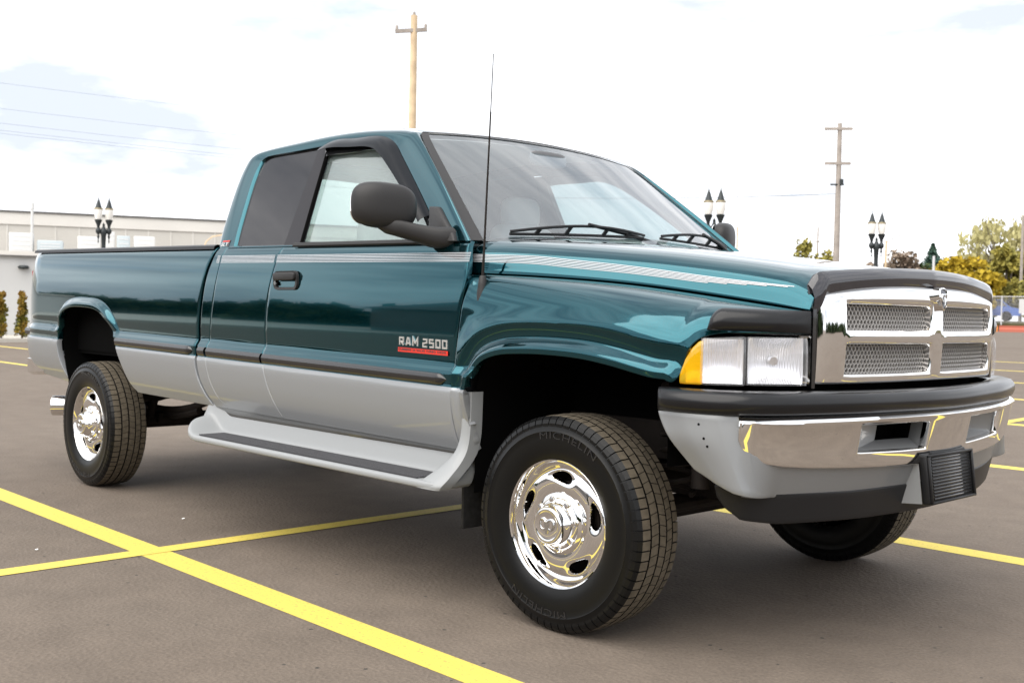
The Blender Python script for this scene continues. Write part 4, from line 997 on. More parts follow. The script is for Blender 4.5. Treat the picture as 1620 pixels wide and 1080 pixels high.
b = MB(); b.tube([(-WB+.1, 0, ZW+.02), (-1.6, 0, .50)], .045, 12); b.box((-1.9, -.22, .42), (-.6, .22, .80)); b.box((-.6, -.34, .42), (.45, .34, .95)); b.tube([(-2.62, -.62, .46), (-2.95, -.55, .50), (-3.25, -.47, .40)], .05, 9); b.box((-3.20, -.55, .38), (-2.95, -.44, .55)); b.build('drivetrain', M['frame'], T, False)
b = MB(); b.box((-2.46, -.90, .52), (-.48, .90, .58)); b.box((-.60, -.86, .55), (-.54, .86, 1.33)); b.build('floor_pan', M['liner'], T, False)
b = MB(); b.box((-.55, -.40, .95), (.70, .40, 1.08)); b.box((.55, -.60, .60), (.70, .60, 1.10)); b.build('engine_bay', M['liner'], T, False)
b = MB(); pr = [(.058, -.25), (.058, .0), (.063, .0), (.064, -.001), (.064, -.30), (.05, -.31)]
b.lathe(pr, 28, 'z'); o = b.build('exhaust_tip', M['chrome'], T); o.location = (-4.565, -.93, .432)
dv_ = Vector((-.60, -.80, .0)).normalized(); o.rotation_euler = dv_.to_track_quat('Z', 'Y').to_euler()
b = MB(); b.tube([(-4.42, -.80, .435), (-4.2, -.60, .50), (-3.3, -.55, .62)], .045, 12); b.build('exhaust_pipe', M['frame'], T)

# ---- mirrors -----------------------------------------------------------------------
def superell(c, a, b_, d, e=.5, nu=36, nv=22):
    V = []
    sg = lambda v, p: math.copysign(abs(v)**p, v)
    for i in range(nv+1):
        ph = -math.pi/2+math.pi*i/nv
        for j in range(nu):
            th = 2*math.pi*j/nu
            V.append((c[0]+a*sg(math.cos(ph), e)*sg(math.cos(th), e+.25), c[1]+b_*sg(math.cos(ph), e)*sg(math.sin(th), e+.1), c[2]+d*sg(math.sin(ph), e+.12)))
    return V, gridfaces(nv+1, nu, 0, False, True)
MR = empty('door_mirror'); MR.parent = T
MC = (-.85, -1.10, 1.491)
V, F = superell(MC, .072, .117, .088, .62)
V = [(x if x > MC[0] else MC[0]+(x-MC[0])*.35, y, z-.006*((y-MC[1])/.12)) for x, y, z in V]
V = [(x+.045*((y-MC[1])/.122), y, z) for x, y, z in V]
fixn(mk('mirror_shell', V, F, M['grey_plastic'], MR))
b = MB(); plate(b, rounded(.205, .150, .05), lambda a, c: (MC[0]-.032+.37*a, MC[1]+a, MC[2]+c), lambda a, c: (MC[0]-.026+.37*a, MC[1]+a, MC[2]+c)); fixn(b.build('mirror_glass', M['chrome'], MR, False))
rows = []
for t in np.linspace(0, 1, 22):
    c = np.array([(-.845, -1.12, 1.418), (-.80, -1.07, 1.406), (-.75, -1.015, 1.388), (-.71, -.965, 1.374), (-.69, -.915, 1.372)]); cc = ci(np.linspace(0, 1, 5), c)(t)
    h = np.interp(t, [0, .15, .5, .8, 1], [.014, .030, .033, .040, .044]); wd = np.interp(t, [0, .15, .5, 1], [.02, .04, .045, .065])
    rows.append([(cc[0]+wd*math.copysign(abs(math.cos(a))**.7, math.cos(a)), cc[1], cc[2]+h*math.copysign(abs(math.sin(a))**.7, math.sin(a))) for a in np.linspace(0, 2*math.pi, 20, endpoint=False)])
fixn(mk('mirror_arm', np.array(rows).reshape(-1, 3), gridfaces(22, 20, 0, False, True)+[tuple(range(20))], M['grey_plastic'], MR))
b = MB(); sail = [(-.775, 1.36), (-.60, 1.355), (-.625, 1.385), (-.70, 1.44), (-.775, 1.500), (-.835, 1.505), (-.80, 1.44)]
plate(b, sail, lambda a, c: (a, yt(c)-.022, c), lambda a, c: (a, yt(c)+.010, c)); bevel(fixn(b.build('mirror_mount', M['grey_plastic'], MR)), .007)
mirror_y(MR, T)
# ---- antenna, wipers ----------------------------------------------------------------
ax, ay = -.440, -.944
b = MB(); b.lathe([(.024, -.062), (.021, -.03), (.017, 0), (.013, .03), (.009, .034)], 18, 'z', (ax, ay, 1.190)); an = b.build('antenna_base', M['grey_plastic'], T)
b = MB(); b.tube([(ax, ay, 1.222), (ax+.004, ay, 1.30), (ax+.026, ay, 1.82)], [.0062, .0042, .0030], 8); b.tube([(ax+.026, ay, 1.82), (ax+.035, ay, 2.03)], [.0019, .0015], 6); b.build('antenna_mast', M['frame'], an)
def ws_pt(y, f, off):                                  # point in front of the windscreen, f=1 at its foot
    i = f*33; i0_ = int(min(32, i)); row = WS[i0_]*(1-(i-i0_))+WS[i0_+1]*(i-i0_); nr = nW[i0_]
    k = np.interp(y, row[:, 1], np.arange(41)); k0 = int(min(39, k)); p_ = row[k0]*(1-(k-k0))+row[k0+1]*(k-k0); return p_+nr[k0]*off
def wiper(y0, y1, f0, f1, piv):
    Wp = empty('wiper'); Wp.parent = T
    b = MB(); ts = np.linspace(0, 1, 16)
    b.tube([ws_pt(y0+(y1-y0)*t, f0+(f1-f0)*t, .010) for t in ts], .006, 6); b.build('rubber_blade', M['black'], Wp)
    b = MB(); b.tube([ws_pt(y0+(y1-y0)*t, f0+(f1-f0)*t, .022+.030*math.sin(math.pi*t)) for t in ts], .006, 6)
    for t in (.16, .36, .64, .84): b.tube([ws_pt(y0+(y1-y0)*t, f0+(f1-f0)*t, .010), ws_pt(y0+(y1-y0)*(t+.02), f0+(f1-f0)*t, .022+.03*math.sin(math.pi*t))], .008, 6)
    b.build('blade_frame', M['black'], Wp)
    b = MB(); m_ = ws_pt((y0+y1)/2, (f0+f1)/2, .060); b.tube([tuple(m_), tuple((m_+np.array(piv))/2+[0, 0, .012]), piv], [.007, .009, .012], 8); b.build('wiper_arm', M['black'], Wp)
wiper(-.745, -.10, .955, .935, (-.40, .10, 1.372)); wiper(.02, .56, .925, .95, (-.44, .62, 1.366))

# ---- interior -----------------------------------------------------------------------
def seat(y):
    s_ = empty('seat'); s_.parent = T
    V, F = superell((-1.30, y, .93), .27, .25, .11, .35, 28, 14); fixn(mk('cushion', V, F, M['seat'], s_))
    V, F = superell((0, 0, 0), .09, .25, .34, .38, 28, 16)
    V = [(-1.56+x-.30*z, y+yy*(1-.12*max(0, z/.34)), 1.22+z) for x, yy, z in V]; fixn(mk('backrest', V, F, M['seat'], s_))
    V, F = superell((-1.665, y, 1.615), .055, .125, .085, .5, 24, 12); fixn(mk('headrest', V, F, M['seat'], s_))
    b = MB()
    for q in (-.05, .05): b.tube([(-1.65, y+q, 1.50), (-1.665, y+q, 1.58)], .007, 6)
    b.build('headrest_post', M['steel'], s_)
seat(-.42); seat(.42)
rows = []
for y in np.linspace(-.86, .86, 20):
    q = 1-(y/.86)**2; rows.append([(-.60+.16*q, y, 1.34+.01*q), (-.78+.10*q, y, 1.345), (-.88+.06*q, y, 1.315), (-.90+.05*q, y, 1.20), (-.84+.05*q, y, 1.0)])
fixn(mk('dashboard', np.array(rows).reshape(-1, 3), gridfaces(20, 5), M['dash'], T))
b = MB(); c0 = Vector((-1.02, .42, 1.30)); Mr = Matrix.Translation(c0) @ Matrix.Rotation(R(60), 4, 'Y')
b.tube([tuple(Mr @ Vector((.185*math.cos(a), .185*math.sin(a), 0))) for a in np.linspace(0, 2*math.pi, 33)], .014, 8, False)
for a in (0, 120, 240): b.tube([tuple(c0), tuple(Mr @ Vector((.18*math.cos(R(a)), .18*math.sin(R(a)), 0)))], .012, 6)
b.tube([tuple(c0), (-.85, .42, 1.2)], .03, 8); b.build('steering_wheel', M['dash'], T)
V, F = superell((-1.0, -.05, 1.795), .012, .12, .035, .5, 20, 10); fixn(mk('rear_view_mirror', V, F, M['dash'], T))
V, F = superell((-2.30, 0, 1.12), .10, .80, .32, .3, 28, 12); fixn(mk('rear_bench', V, F, M['seat'], T))

# mirrored left-side cab panels (with their glass and trims)
for o in (door, rear_door):
    c = o.copy(); col.objects.link(c); c.parent = T; c.scale = (1, -1, 1)
    for ch in o.children:
        if 'badge' in ch.name or 'letter' in ch.name: continue
        d = ch.copy(); col.objects.link(d); d.parent = c
        for e in ch.children: f = e.copy(); col.objects.link(f); f.parent = d

# ---- wheels ----------------------------------------------------------------------
TR, THW = .379, .122
def wheel_proto():
    Wm = empty('wheel')
    # tyre carcass (outer side is -y)
    half_ = [(.212, .098), (.216, .108), (.232, .116), (.262, .1235), (.295, .1255), (.318, .1240), (.3205, .1255), (.3225, .1238), (.338, .1215), (.352, .117), (.362, .108), (.3685, .098), (.371, .06), (.371, 0)]
    prof = [(r, -y) for r, y in half_]+[(r, y) for r, y in half_[-2::-1]]
    b = MB(); b.lathe(prof, 144, 'y'); ty = fixn(b.build('tyre', M['rubber'], Wm))
    # tread blocks
    b = MB(); NP = 68; ribs = [(-.104, -.0675), (-.0600, -.0255), (-.0180, .0180), (.0255, .0600), (.0675, .104)]
    for ri, (ya, yb) in enumerate(ribs):
        offs = [0, .35, .1, .6, .25][ri]; sk = [.0, .22, -.22, .22, 0][ri]
        for k in range(NP):
            for h0, h1 in (((.0, .90),) if ri in (0, 4) else ((.0, .955),)):
                a0 = 2*math.pi*(k+offs+h0+.03)/NP; a1 = 2*math.pi*(k+offs+h1)/NP; V = []
                yp = np.linspace(ya, yb, 3)
                if ri == 0: yp = np.array([-.1215, -.1165, -.104, -.085, -.0675])
                if ri == 4: yp = np.array([.0675, .085, .104, .1165, .1215])
                m_ = len(yp)
                for a in (a0, a1):
                    for y in yp:
                        rr = TR-.0045*(y/.104)**2 if abs(y) <= .1041 else (.3625 if abs(y) < .118 else .349)
                        aa = a+sk*(y-(ya+yb)/2)/(yb-ya)*2*math.pi/NP
                        for r in (rr, min(rr, .371)-.012): V.append((r*math.cos(aa), y, r*math.sin(aa)))
                F = []
                for j in range(m_-1):
                    t0, t1 = 2*j, 2*(j+1); F.append((t0, t1, t1+2*m_, t0+2*m_))
                    F.append((t0, t0+1, t1+1, t1)); F.append((t0+2*m_, t1+2*m_, t1+1+2*m_, t0+1+2*m_))
                F.append((0, 2*m_, 2*m_+1, 1)); F.append((2*m_-2, 2*m_-1, 4*m_-1, 4*m_-2)); b.add(V, F)
    td = fixn(b.build('tread', [M['tread'], M['rubber']], ty, False))
    for f_ in td.data.polygons:
        if abs(f_.center[1]) > .106 or math.hypot(f_.center[0], f_.center[2]) < .3725: f_.material_index = 1
    for o in (ty, td):
        for v in o.data.vertices:
            if v.co.y > 0: v.co.y *= .80
            r_ = math.hypot(v.co.x, v.co.z)
            if r_ > .23: k_ = (.23+(r_-.23)*.962)/r_; v.co.x *= k_; v.co.z *= k_
    # flat contact patch
    for o in (ty, td):
        for v in o.data.vertices:
            if v.co.z < -ZW+.001: v.co.z = -ZW+.001
    # raised maker's lettering, twice round the sidewall
    V, F = text_mesh('MICHELIN', .036, .5, 0., 0, 1.1)
    for a0 in (R(78), R(258)):
        q = []
        for x, y, z in V:
            r = .303+y*.95; a = a0-x*1.55/.303; yo = -.1252+abs(r-.297)**2*3.0-.0016*(z+.5)*1.0-.0002
            q.append((r*math.cos(a), yo, r*math.sin(a)))
        mk('tyre_lettering', q, F, M['gloss_black'], ty, False)
    # rim
    b = MB(); b.lathe([(.214, .10), (.214, -.094), (.2225, -.102), (.2225, -.108), (.2195, -.1115), (.2150, -.110), (.2115, -.104), (.207, -.094), (.2025, -.080), (.1975, -.070)], 120, 'y'); rm = fixn(b.build('rim', M['chrome'], Wm))
    NA, NRr = 360, 30; radii = np.linspace(.1975, .099, NRr)
    yprof = ci([.088, .100, .118, .140, .165, .185, .1975], [-.088, -.089, -.092, -.0935, -.0905, -.083, -.070])
    A = np.linspace(0, 2*math.pi, NA, endpoint=False)
    def slot_f(r, a):
        best = 9; 
        for k in range(5):
            c = R(88+72*k); d = (a-c+math.pi) % (2*math.pi)-math.pi; ux = d*.160; uy = r-.161
            sk = .25*ux; ww = .047; hh = .0190-.12*ux
            best = min(best, math.sqrt((ux/ww)**2+((uy-sk*.3)/max(.006, hh))**2))
        return best
    Pp = np.zeros((NA, NRr, 3)); keep = np.ones((NA, NRr), bool); sf = np.zeros((NA, NRr))
    for i, a in enumerate(A):
        for j, r in enumerate(radii):
            s_ = slot_f(r, a); sf[i, j] = s_; yy = float(yprof(r))
            if s_ < 1.5: yy += .005*max(0, (1.5-s_)/.5)**1.5 * (1 if s_ > 1 else 1)
            Pp[i, j] = (r*math.cos(a), min(yy, -.06), r*math.sin(a))
    idx = -np.ones((NA, NRr), int); V = []; F = []
    for i in range(NA):
        for j in range(NRr):
            idx[i, j] = len(V); V.append(Pp[i, j])
    for i in range(NA):
        for j in range(NRr-1):
            q = [(i, j), ((i+1) % NA, j), ((i+1) % NA, j+1), (i, j+1)]
            if sum(sf[a_, b_] for a_, b_ in q)/4 < 1.0: continue
            F.append([idx[a_, b_] for a_, b_ in q])
    ds = mk('wheel_disc', V, F, M['chrome'], rm)
    bm = bmesh.new(); bm.from_mesh(ds.data); bmesh.ops.delete(bm, geom=[v for v in bm.verts if not v.link_faces], context='VERTS')
    # snap slot rims to the smooth outline, then give them depth
    be = [e for e in bm.edges if len(e.link_faces) == 1]; bv = {v for e in be for v in e.verts}
    for v in bv:
        r = math.hypot(v.co.x, v.co.z); a = math.atan2(v.co.z, v.co.x)
        if not (.095 < r < .192): continue
        c = min((R(88+72*k) for k in range(5)), key=lambda q: abs((a-q+math.pi) % (2*math.pi)-math.pi)); d0 = (a-c+math.pi) % (2*math.pi)-math.pi; u0 = d0; w0 = r-.161
        lo, hi = .6, 1.4
        for _ in range(18):
            md_ = (lo+hi)/2
            if slot_f(.161+w0*md_, c+u0*md_) < 1: lo = md_
            else: hi = md_
        r2, a2 = .161+w0*lo, c+u0*lo; v.co.x = r2*math.cos(a2); v.co.z = r2*math.sin(a2)
    be2 = [e for e in be if all(.095 < math.hypot(v.co.x, v.co.z) < .192 for v in e.verts)]
    ex = bmesh.ops.extrude_edge_only(bm, edges=be2); 
    for v in [g_ for g_ in ex['geom'] if isinstance(g_, bmesh.types.BMVert)]: v.co.y += .022
    bmesh.ops.recalc_face_normals(bm, faces=bm.faces); bm.to_mesh(ds.data); bm.free()
    ds.data.polygons.foreach_set('use_smooth', [True]*len(ds.data.polygons)); ds.data.set_sharp_from_angle(angle=R(45))
    b = MB(); b.lathe([(.20, -.02), (.20, .02), (.05, .02), (.05, -.02)], 40, 'y'); b.lathe([(.14, -.045), (.14, 0), (.0, 0)], 40, 'y'); b.lathe([(.0, -.045), (.14, -.045)], 40, 'y'); b.build('brake_drum', M['frame'], Wm)
    # hub cap with eight lug bumps and a stepped centre
    b = MB(); b.lathe([(0.102, -0.0780), (0.107, -0.0880), (0.105, -0.0940), (0.098, -0.0980), (0.092, -0.1000), (0.089, -0.1062), (0.084, -0.1105), (0.079, -0.1130), (0.076, -0.1211), (0.069, -0.1322), (0.0655, -0.1360), (0.0635, -0.1484), (0.061, -0.1533), (0.057, -0.1558), (0.052, -0.1561), (0.049, -0.1546), (0.046, -0.1536), (0.024, -0.1542), (0.0, -0.1546)], 72, 'y'); hc = fixn(b.build('hub_cap', M['chrome'], Wm))
    for k in range(8):
        b = MB(); a = R(45*k+10); c = (.0845*math.cos(a), 0, .0845*math.sin(a)); b.lathe([(.0125, -.096), (.0125, -.114), (.010, -.118), (.0, -.120)], 12, 'y', c); fixn(b.build('lug_nut_cover', M['chrome'], hc))
    b = MB()
    head = [(-.005, .017), (.005, .017), (.008, .004), (.005, -.012), (.003, -.021), (-.003, -.021), (-.005, -.012), (-.008, .004)]
    plate(b, [(a*1.3, c*1.3) for a, c in head], lambda a, c: (a, -.1575, c), lambda a, c: (a, -.150, c))
    for s in (1, -1): b.tube([(s*(.016+.0145*math.cos(t)), -.1545, .004+.018*math.sin(t)) for t in np.linspace(R(150), R(-150), 12)], list(np.linspace(.006, .003, 12)), 6)
    fixn(b.build('cap_emblem', M['steel'], hc))
    return Wm
W0 = wheel_proto()
YC = .856
for i, (x, y, st) in enumerate(((-.024, -YC, 2.2), (-.024, YC, 2.2), (-WB, -YC, 0), (-WB, YC, 0))):
    o = W0 if i == 0 else copy_tree(W0)
    o.parent = T; o.location = (x, y, ZW); o.rotation_euler = (0, 0, R(st)+(math.pi if y > 0 else 0))

# ================================================================== SURROUNDINGS
M['wall'] = mat('beige_metal_siding', (.54, .515, .47), .7, var=(.6, .05))
M['wall2'] = mat('beige_fascia', (.66, .635, .59), .7, var=(.6, .05))
M['annex'] = mat('pale_grey_block', (.48, .48, .475), .8, var=(.8, .05))
M['dark_trim'] = mat('dark_roof_trim', (.10, .095, .09), .6)
M['galv'] = mat('galvanised_steel', (.62, .62, .62), .45, .3)
M['hvac'] = mat('white_enamel', (.55, .55, .54), .5)
M['hvac_blue'] = mat('pale_blue_enamel', (.42, .47, .49), .5)
M['iron'] = mat('dark_cast_iron', (.022, .028, .030), .45, .2)
M['lampglass'] = mat('opal_glass', (.82, .80, .76), .3)
M['brass'] = mat('brass_band', (.30, .25, .15), .5, .4)
M['wood'] = mat('weathered_pole_wood', (.60, .46, .30), .85, var=(3, .2))
M['wood_grey'] = mat('grey_pole_wood', (.34, .30, .265), .9, var=(3, .2))
M['wire'] = mat('black_cable', (.03, .03, .03), .6)
M['bark'] = mat('bark', (.13, .105, .085), .9, var=(6, .3))
def leafmat(name, c1, c2, scale=1.3):
    m = bpy.data.materials.new(name); m.use_nodes = True; t = m.node_tree; b = t.nodes['Principled BSDF']
    c = N(t, 'ShaderNodeTexCoord'); n = N(t, 'ShaderNodeTexNoise', i_Scale=scale, i_Detail=3.0); t.links.new(c.outputs['Object'], n.inputs['Vector'])
    r = N(t, 'ShaderNodeValToRGB'); r.color_ramp.elements[0].position = .35; r.color_ramp.elements[1].position = .65
    r.color_ramp.elements[0].color = (*c1, 1); r.color_ramp.elements[1].color = (*c2, 1)
    t.links.new(n.outputs['Fac'], r.inputs['Fac']); t.links.new(r.outputs['Color'], b.inputs['Base Color']); b.inputs['Roughness'].default_value = .8
    b.inputs['Specular IOR Level'].default_value = .2; return m
M['leaf_yellow'] = leafmat('yellow_leaves', (.30, .22, .02), (.48, .34, .03))
M['leaf_olive'] = leafmat('olive_leaves', (.19, .18, .05), (.36, .30, .06))
M['leaf_brown'] = leafmat('brown_twigs', (.24, .18, .14), (.32, .26, .20))
M['leaf_dark'] = leafmat('dark_green_leaves', (.025, .05, .022), (.06, .085, .03))
M['leaf_conifer'] = leafmat('conifer_needles', (.04, .085, .07), (.08, .14, .10))
M['leaf_pale'] = leafmat('pale_willow_leaves', (.36, .33, .15), (.5, .46, .22))
M['leaf_shrub'] = leafmat('autumn_shrub_leaves', (.12, .13, .02), (.30, .17, .03), 3.)

def leaves(b, cen, rad, n, size, flat=.0, droop=0.):
    rng = np.random.default_rng(abs(hash((round(cen[0], 2), round(cen[2], 2), n))) % 100000)
    d = rng.normal(size=(n, 3)); d /= np.linalg.norm(d, axis=1, keepdims=True); r = rng.random(n)**.45
    p = np.array(cen)+d*r[:, None]*np.array(rad)
    for q in p:
        a = rng.normal(size=3); a /= np.linalg.norm(a); c = np.cross(a, rng.normal(size=3)); c /= np.linalg.norm(c)
        s = size*(.6+.8*rng.random()); a = a*s; c = c*s*.7
        if droop: a = np.array([a[0]*.3, a[1]*.3, -abs(s)*droop])
        b.add([q-a-c, q+a-c, q+a+c, q-a+c], [(0, 1, 2, 3)])
def tree(name, label, x, y, h, w_, leafm, clumps=12, nl=140, size=.16, trunk=.16, base=.35, bare=0, droop=0., group=None, seed=1, taper=1.):
    rng = np.random.default_rng(seed); z0 = gz_far(y); t_ = empty(name, (x, y, z0)); tag(t_, label, 'tree', group)
    b = MB(); top = h*.72; b.tube([(0, 0, -.1), (rng.normal()*.05*h*.3, rng.normal()*.05*h*.3, h*.35), (rng.normal()*.1, rng.normal()*.1, top)], [trunk, trunk*.7, trunk*.2], 8)
    cl = []
    for k in range(clumps):
        a = rng.random()*2*math.pi; f = rng.random(); zz_ = h*(base+(1-base)*f*.92); rr = w_*.5*(1-abs(2*f-.8)**2*.45)*taper**f*(.35+.6*rng.random())
        c = (rr*math.cos(a), rr*math.sin(a), zz_); cl.append(c)
        b.tube([(0, 0, h*(base*.8+.3*f)), ((c[0])*.5, c[1]*.5, zz_*.9), c], [trunk*.35, trunk*.2, trunk*.06], 5)
    for k in range(bare):
        a = rng.random()*2*math.pi; f = rng.random(); e = (w_*.55*math.cos(a)*rng.random(), w_*.55*math.sin(a)*rng.random(), h*(.6+.42*f))
        b.tube([(0, 0, h*(.3+.3*f)), (e[0]*.6, e[1]*.6, e[2]*.85), e], [trunk*.25, trunk*.14, .012], 5)
    b.build('trunk', M['bark'], t_)
    b = MB()
    for c in cl: leaves(b, c, (w_*.20, w_*.20, h*.115), nl, size, 0, droop)
    b.build('crown', leafm, t_, False); return t_
tree('round_tree', 'round golden-yellow leafy tree just above the left end of the grille', -28.1, 64.8, 4.5, 4.3, M['leaf_yellow'], 34, 200, .13, .12, .22, seed=3)
tree('tall_willow', 'tall thin pale-crowned tree behind the golden tree, bare limbs showing', -31.2, 76.6, 7.9, 6.4, M['leaf_pale'], 26, 60, .15, .13, .55, 26, .8, seed=5)
tree('olive_tree', 'dense olive-green tree standing right of the golden one', -28.3, 72.0, 5.9, 3.4, M['leaf_olive'], 26, 170, .14, .12, .2, 6, seed=8)
tree('bare_tree', 'half-bare greyish tree at the right edge of the picture', -27.3, 76.3, 7.6, 4.2, M['leaf_brown'], 16, 50, .12, .13, .4, 26, seed=12)
tree('olive_tree', 'yellow-olive low tree at the right edge, behind the fence', -25.6, 70.2, 4.0, 2.6, M['leaf_olive'], 18, 130, .13, .10, .2, seed=14)
tree('brown_tree', 'bare brownish twiggy tree left of the conifer', -40.5, 81.0, 6.1, 3.8, M['leaf_brown'], 30, 150, .12, .10, .2, 14, seed=21)
tree('green_tree', 'low dark green leafy tree in front of the conifer', -39.6, 84.8, 5.7, 4.0, M['leaf_dark'], 22, 140, .14, .12, .2, seed=23)
tree('brown_tree', 'smaller brown shrubby tree beside the wooden street-light pole', -42.2, 80.0, 5.2, 2.8, M['leaf_brown'], 16, 90, .12, .08, .2, 8, seed=22)
tree('small_tree', 'small sparse tree above the hood, left one of two', -55.1, 90.0, 7.8, 2.6, M['leaf_olive'], 14, 60, .14, .10, .45, 8, seed=31)
tree('small_tree', 'small sparse tree above the hood, right one of two', -53.4, 91.0, 7.5, 2.4, M['leaf_olive'], 12, 60, .14, .10, .45, 8, seed=33)
# conifer
cx, cy_ = -40.6, 86.6; ct = empty('conifer_tree', (cx, cy_, gz_far(cy_))); tag(ct, 'dark green pointed conifer beyond the hood', 'tree')
b = MB(); b.tube([(0, 0, 0), (0, 0, 7.0)], [.16, .02], 8); b.build('trunk', M['bark'], ct)
b = MB(); rng = np.random.default_rng(4)
for k in range(34):
    f = k/33; z = 1.2+5.8*f; rr = 2.2*(1-f)**.9+.05
    for j in range(14):
        a = rng.random()*6.28; L_ = rr*(.95+.4*rng.random())
        for q in np.linspace(.2, 1, 7):
            p_ = np.array((L_*q*math.cos(a), L_*q*math.sin(a), z-.28*q*L_)); s = .16*(1.1-.5*q); d1 = rng.normal(size=3); d1 /= np.linalg.norm(d1); d2 = np.cross(d1, rng.normal(size=3)); d2 /= np.linalg.norm(d2)
            b.add([p_-d1*s-d2*s*.6, p_+d1*s-d2*s*.6, p_+d1*s+d2*s*.6, p_-d1*s+d2*s*.6], [(0, 1, 2, 3)])
b.build('crown', M['leaf_conifer'], ct, False)
# shrubs by the left kerb
for i, (x, y, hh, lb) in enumerate(((-27.4, 6.42, 1.2, 'leftmost upright autumn shrub at the kerb by the pale wall'), (-27.2, 6.88, 1.22, 'upright autumn shrub nearest the tailgate'), (-27.3, 5.3, 1.2, 'upright autumn shrub, third from the tailgate'))):
    s_ = empty('upright_shrub', (x, y, .14)); tag(s_, lb, 'shrub', 'upright shrubs along the kerb')
    b = MB(); b.tube([(0, 0, 0), (0, 0, hh*.8)], [.03, .01], 6); b.build('trunk', M['bark'], s_)
    b = MB()
    for k in range(14): leaves(b, (random.uniform(-.05, .05), random.uniform(-.05, .05), hh*(.1+.85*k/13)), (.20*(1-.045*k), .20*(1-.045*k), .10), 90, .028)
    b.build('crown', M['leaf_shrub'], s_, False)
# ---- street lamps with two lanterns
def street_lamp(x, y, top, rz, label):
    z0 = float(gz_far(y)); s_ = empty('street_lamp', (x, y, z0), rz); tag(s_, label, 'street lamp', 'twin-lantern street lamps'); t_ = top-z0; a = t_-1.0
    b = MB(); b.lathe([(.20, 0), (.20, .10), (.15, .16), (.13, .5), (.10, .58), (.075, .65), (.058, a-.4), (.07, a-.12), (.10, a-.04), (.085, a+.03), (.05, a+.10), (.03, a+.16), (.04, a+.19), (.0, a+.26)], 16); b.build('post', M['iron'], s_)
    for s in (-1, 1):
        b = MB(); X_ = s*.145
        b.tube([(0, 0, a), (X_*.5, 0, a-.03), (X_, 0, a)], [.035, .03, .04], 8)
        b.lathe([(.0, a-.36), (.018, a-.30), (.012, a-.22), (.035, a-.16), (.02, a-.10), (.075, a-.03), (.075, a+.04), (.035, a+.10), (.045, a+.17), (.10, a+.30), (.105, a+.33), (0, a+.34)], 14, 'z', (X_, 0, 0)); b.build('arm', M['iron'], s_)
        b = MB(); b.lathe([(.0, a+.335), (.08, a+.34), (.108, a+.45), (.118, a+.58), (.118, a+.64), (0, a+.645)], 16, 'z', (X_, 0, 0)); ln_ = b.build('lantern', M['lampglass'], s_)
        b = MB(); b.lathe([(.120, a+.625), (.129, a+.64), (.120, a+.665), (0, a+.67)], 16, 'z', (X_, 0, 0)); b.build('lantern_band', M['brass'], ln_)
        b = MB(); b.lathe([(.10, a+.668), (.072, a+.74), (.05, a+.82), (.025, a+.90), (.012, a+.93), (.0, a+1.02)], 14, 'z', (X_, 0, 0)); b.build('lantern_cap', M['iron'], ln_)
street_lamp(-28.71, 9.68, 4.18, R(70), 'twin-lantern street lamp behind the truck bed on the left')
street_lamp(-13.35, 18.15, 4.20, R(30), 'twin-lantern street lamp rising behind the left door mirror')
street_lamp(-13.02, 25.44, 4.18, R(52), 'twin-lantern street lamp right of the tall utility pole')
# far lamp with two white globes
s_ = empty('globe_lamp', (-23.72, 50.28, float(gz(50.28))), R(26)); tag(s_, 'far lamp with two round white globes beyond the hood', 'street lamp')
b = MB(); b.lathe([(.07, 0), (.05, .3), (.04, 2.6), (.02, 2.75)], 10); b.tube([(-.19, 0, 2.55), (0, 0, 2.5), (.19, 0, 2.55)], .025, 6); b.build('post', M['iron'], s_)
for s in (-1, 1):
    b = MB(); b.lathe([(.0, 2.54), (.09, 2.58), (.15, 2.74), (.13, 2.92), (.06, 3.04), (0, 3.08)], 14, 'z', (s*.20, 0, 0)); b.build('globe', M['lampglass'], s_)
# ---- utility poles and wires
def insul(b, p): b.lathe([(.05, 0), (.05, .12), (.02, .16), (0, .18)], 8, 'z', p)
p_ = empty('utility_pole', (-27.3, 19.83, 0)); tag(p_, 'tan wooden utility pole above the truck roof', 'utility pole', 'wooden utility poles')
b = MB(); b.tube([(0, 0, 0), (0, 0, 11.15)], [.17, .115], 12); b.build('shaft', M['wood'], p_)
b = MB(); b.box((-.55, -.05, -.06), (.55, .05, .06), Matrix.Translation((0, -.12, 10.62)) @ Matrix.Rotation(R(62), 4, 'Z') @ Matrix.Rotation(R(-8), 4, 'Y')); b.build('crossarm', M['wood_grey'], p_, False)
b = MB(); insul(b, (-.235, -.555, 10.60)); insul(b, (.235, .32, 10.73)); insul(b, (0, 0, 11.12)); b.build('insulator', M['wood_grey'], p_)
p_ = empty('utility_pole', (-27.5, 48.27, float(gz(48.27)))); tag(p_, 'tall grey utility pole with two crossarms beyond the hood', 'utility pole', 'wooden utility poles')
b = MB(); b.tube([(0, 0, 0), (0, 0, 10.75)], [.20, .12], 12); b.build('shaft', M['wood_grey'], p_)
for z, w_ in ((10.45, .72), (8.65, .66)):
    b = MB(); b.box((-w_, -.05, -.07), (w_, .05, .07), Matrix.Translation((0, -.12, z)) @ Matrix.Rotation(R(40), 4, 'Z')); b.build('crossarm', M['wood_grey'], p_, False)
b = MB(); b.box((-.35, -.04, -.04), (.35, .04, .04), Matrix.Translation((0, -.12, 7.55)) @ Matrix.Rotation(R(40), 4, 'Z')); b.lathe([(.10, 0), (.10, .3)], 10, 'z', (.3, -.2, 7.5)); b.build('switch_arm', M['iron'], p_)
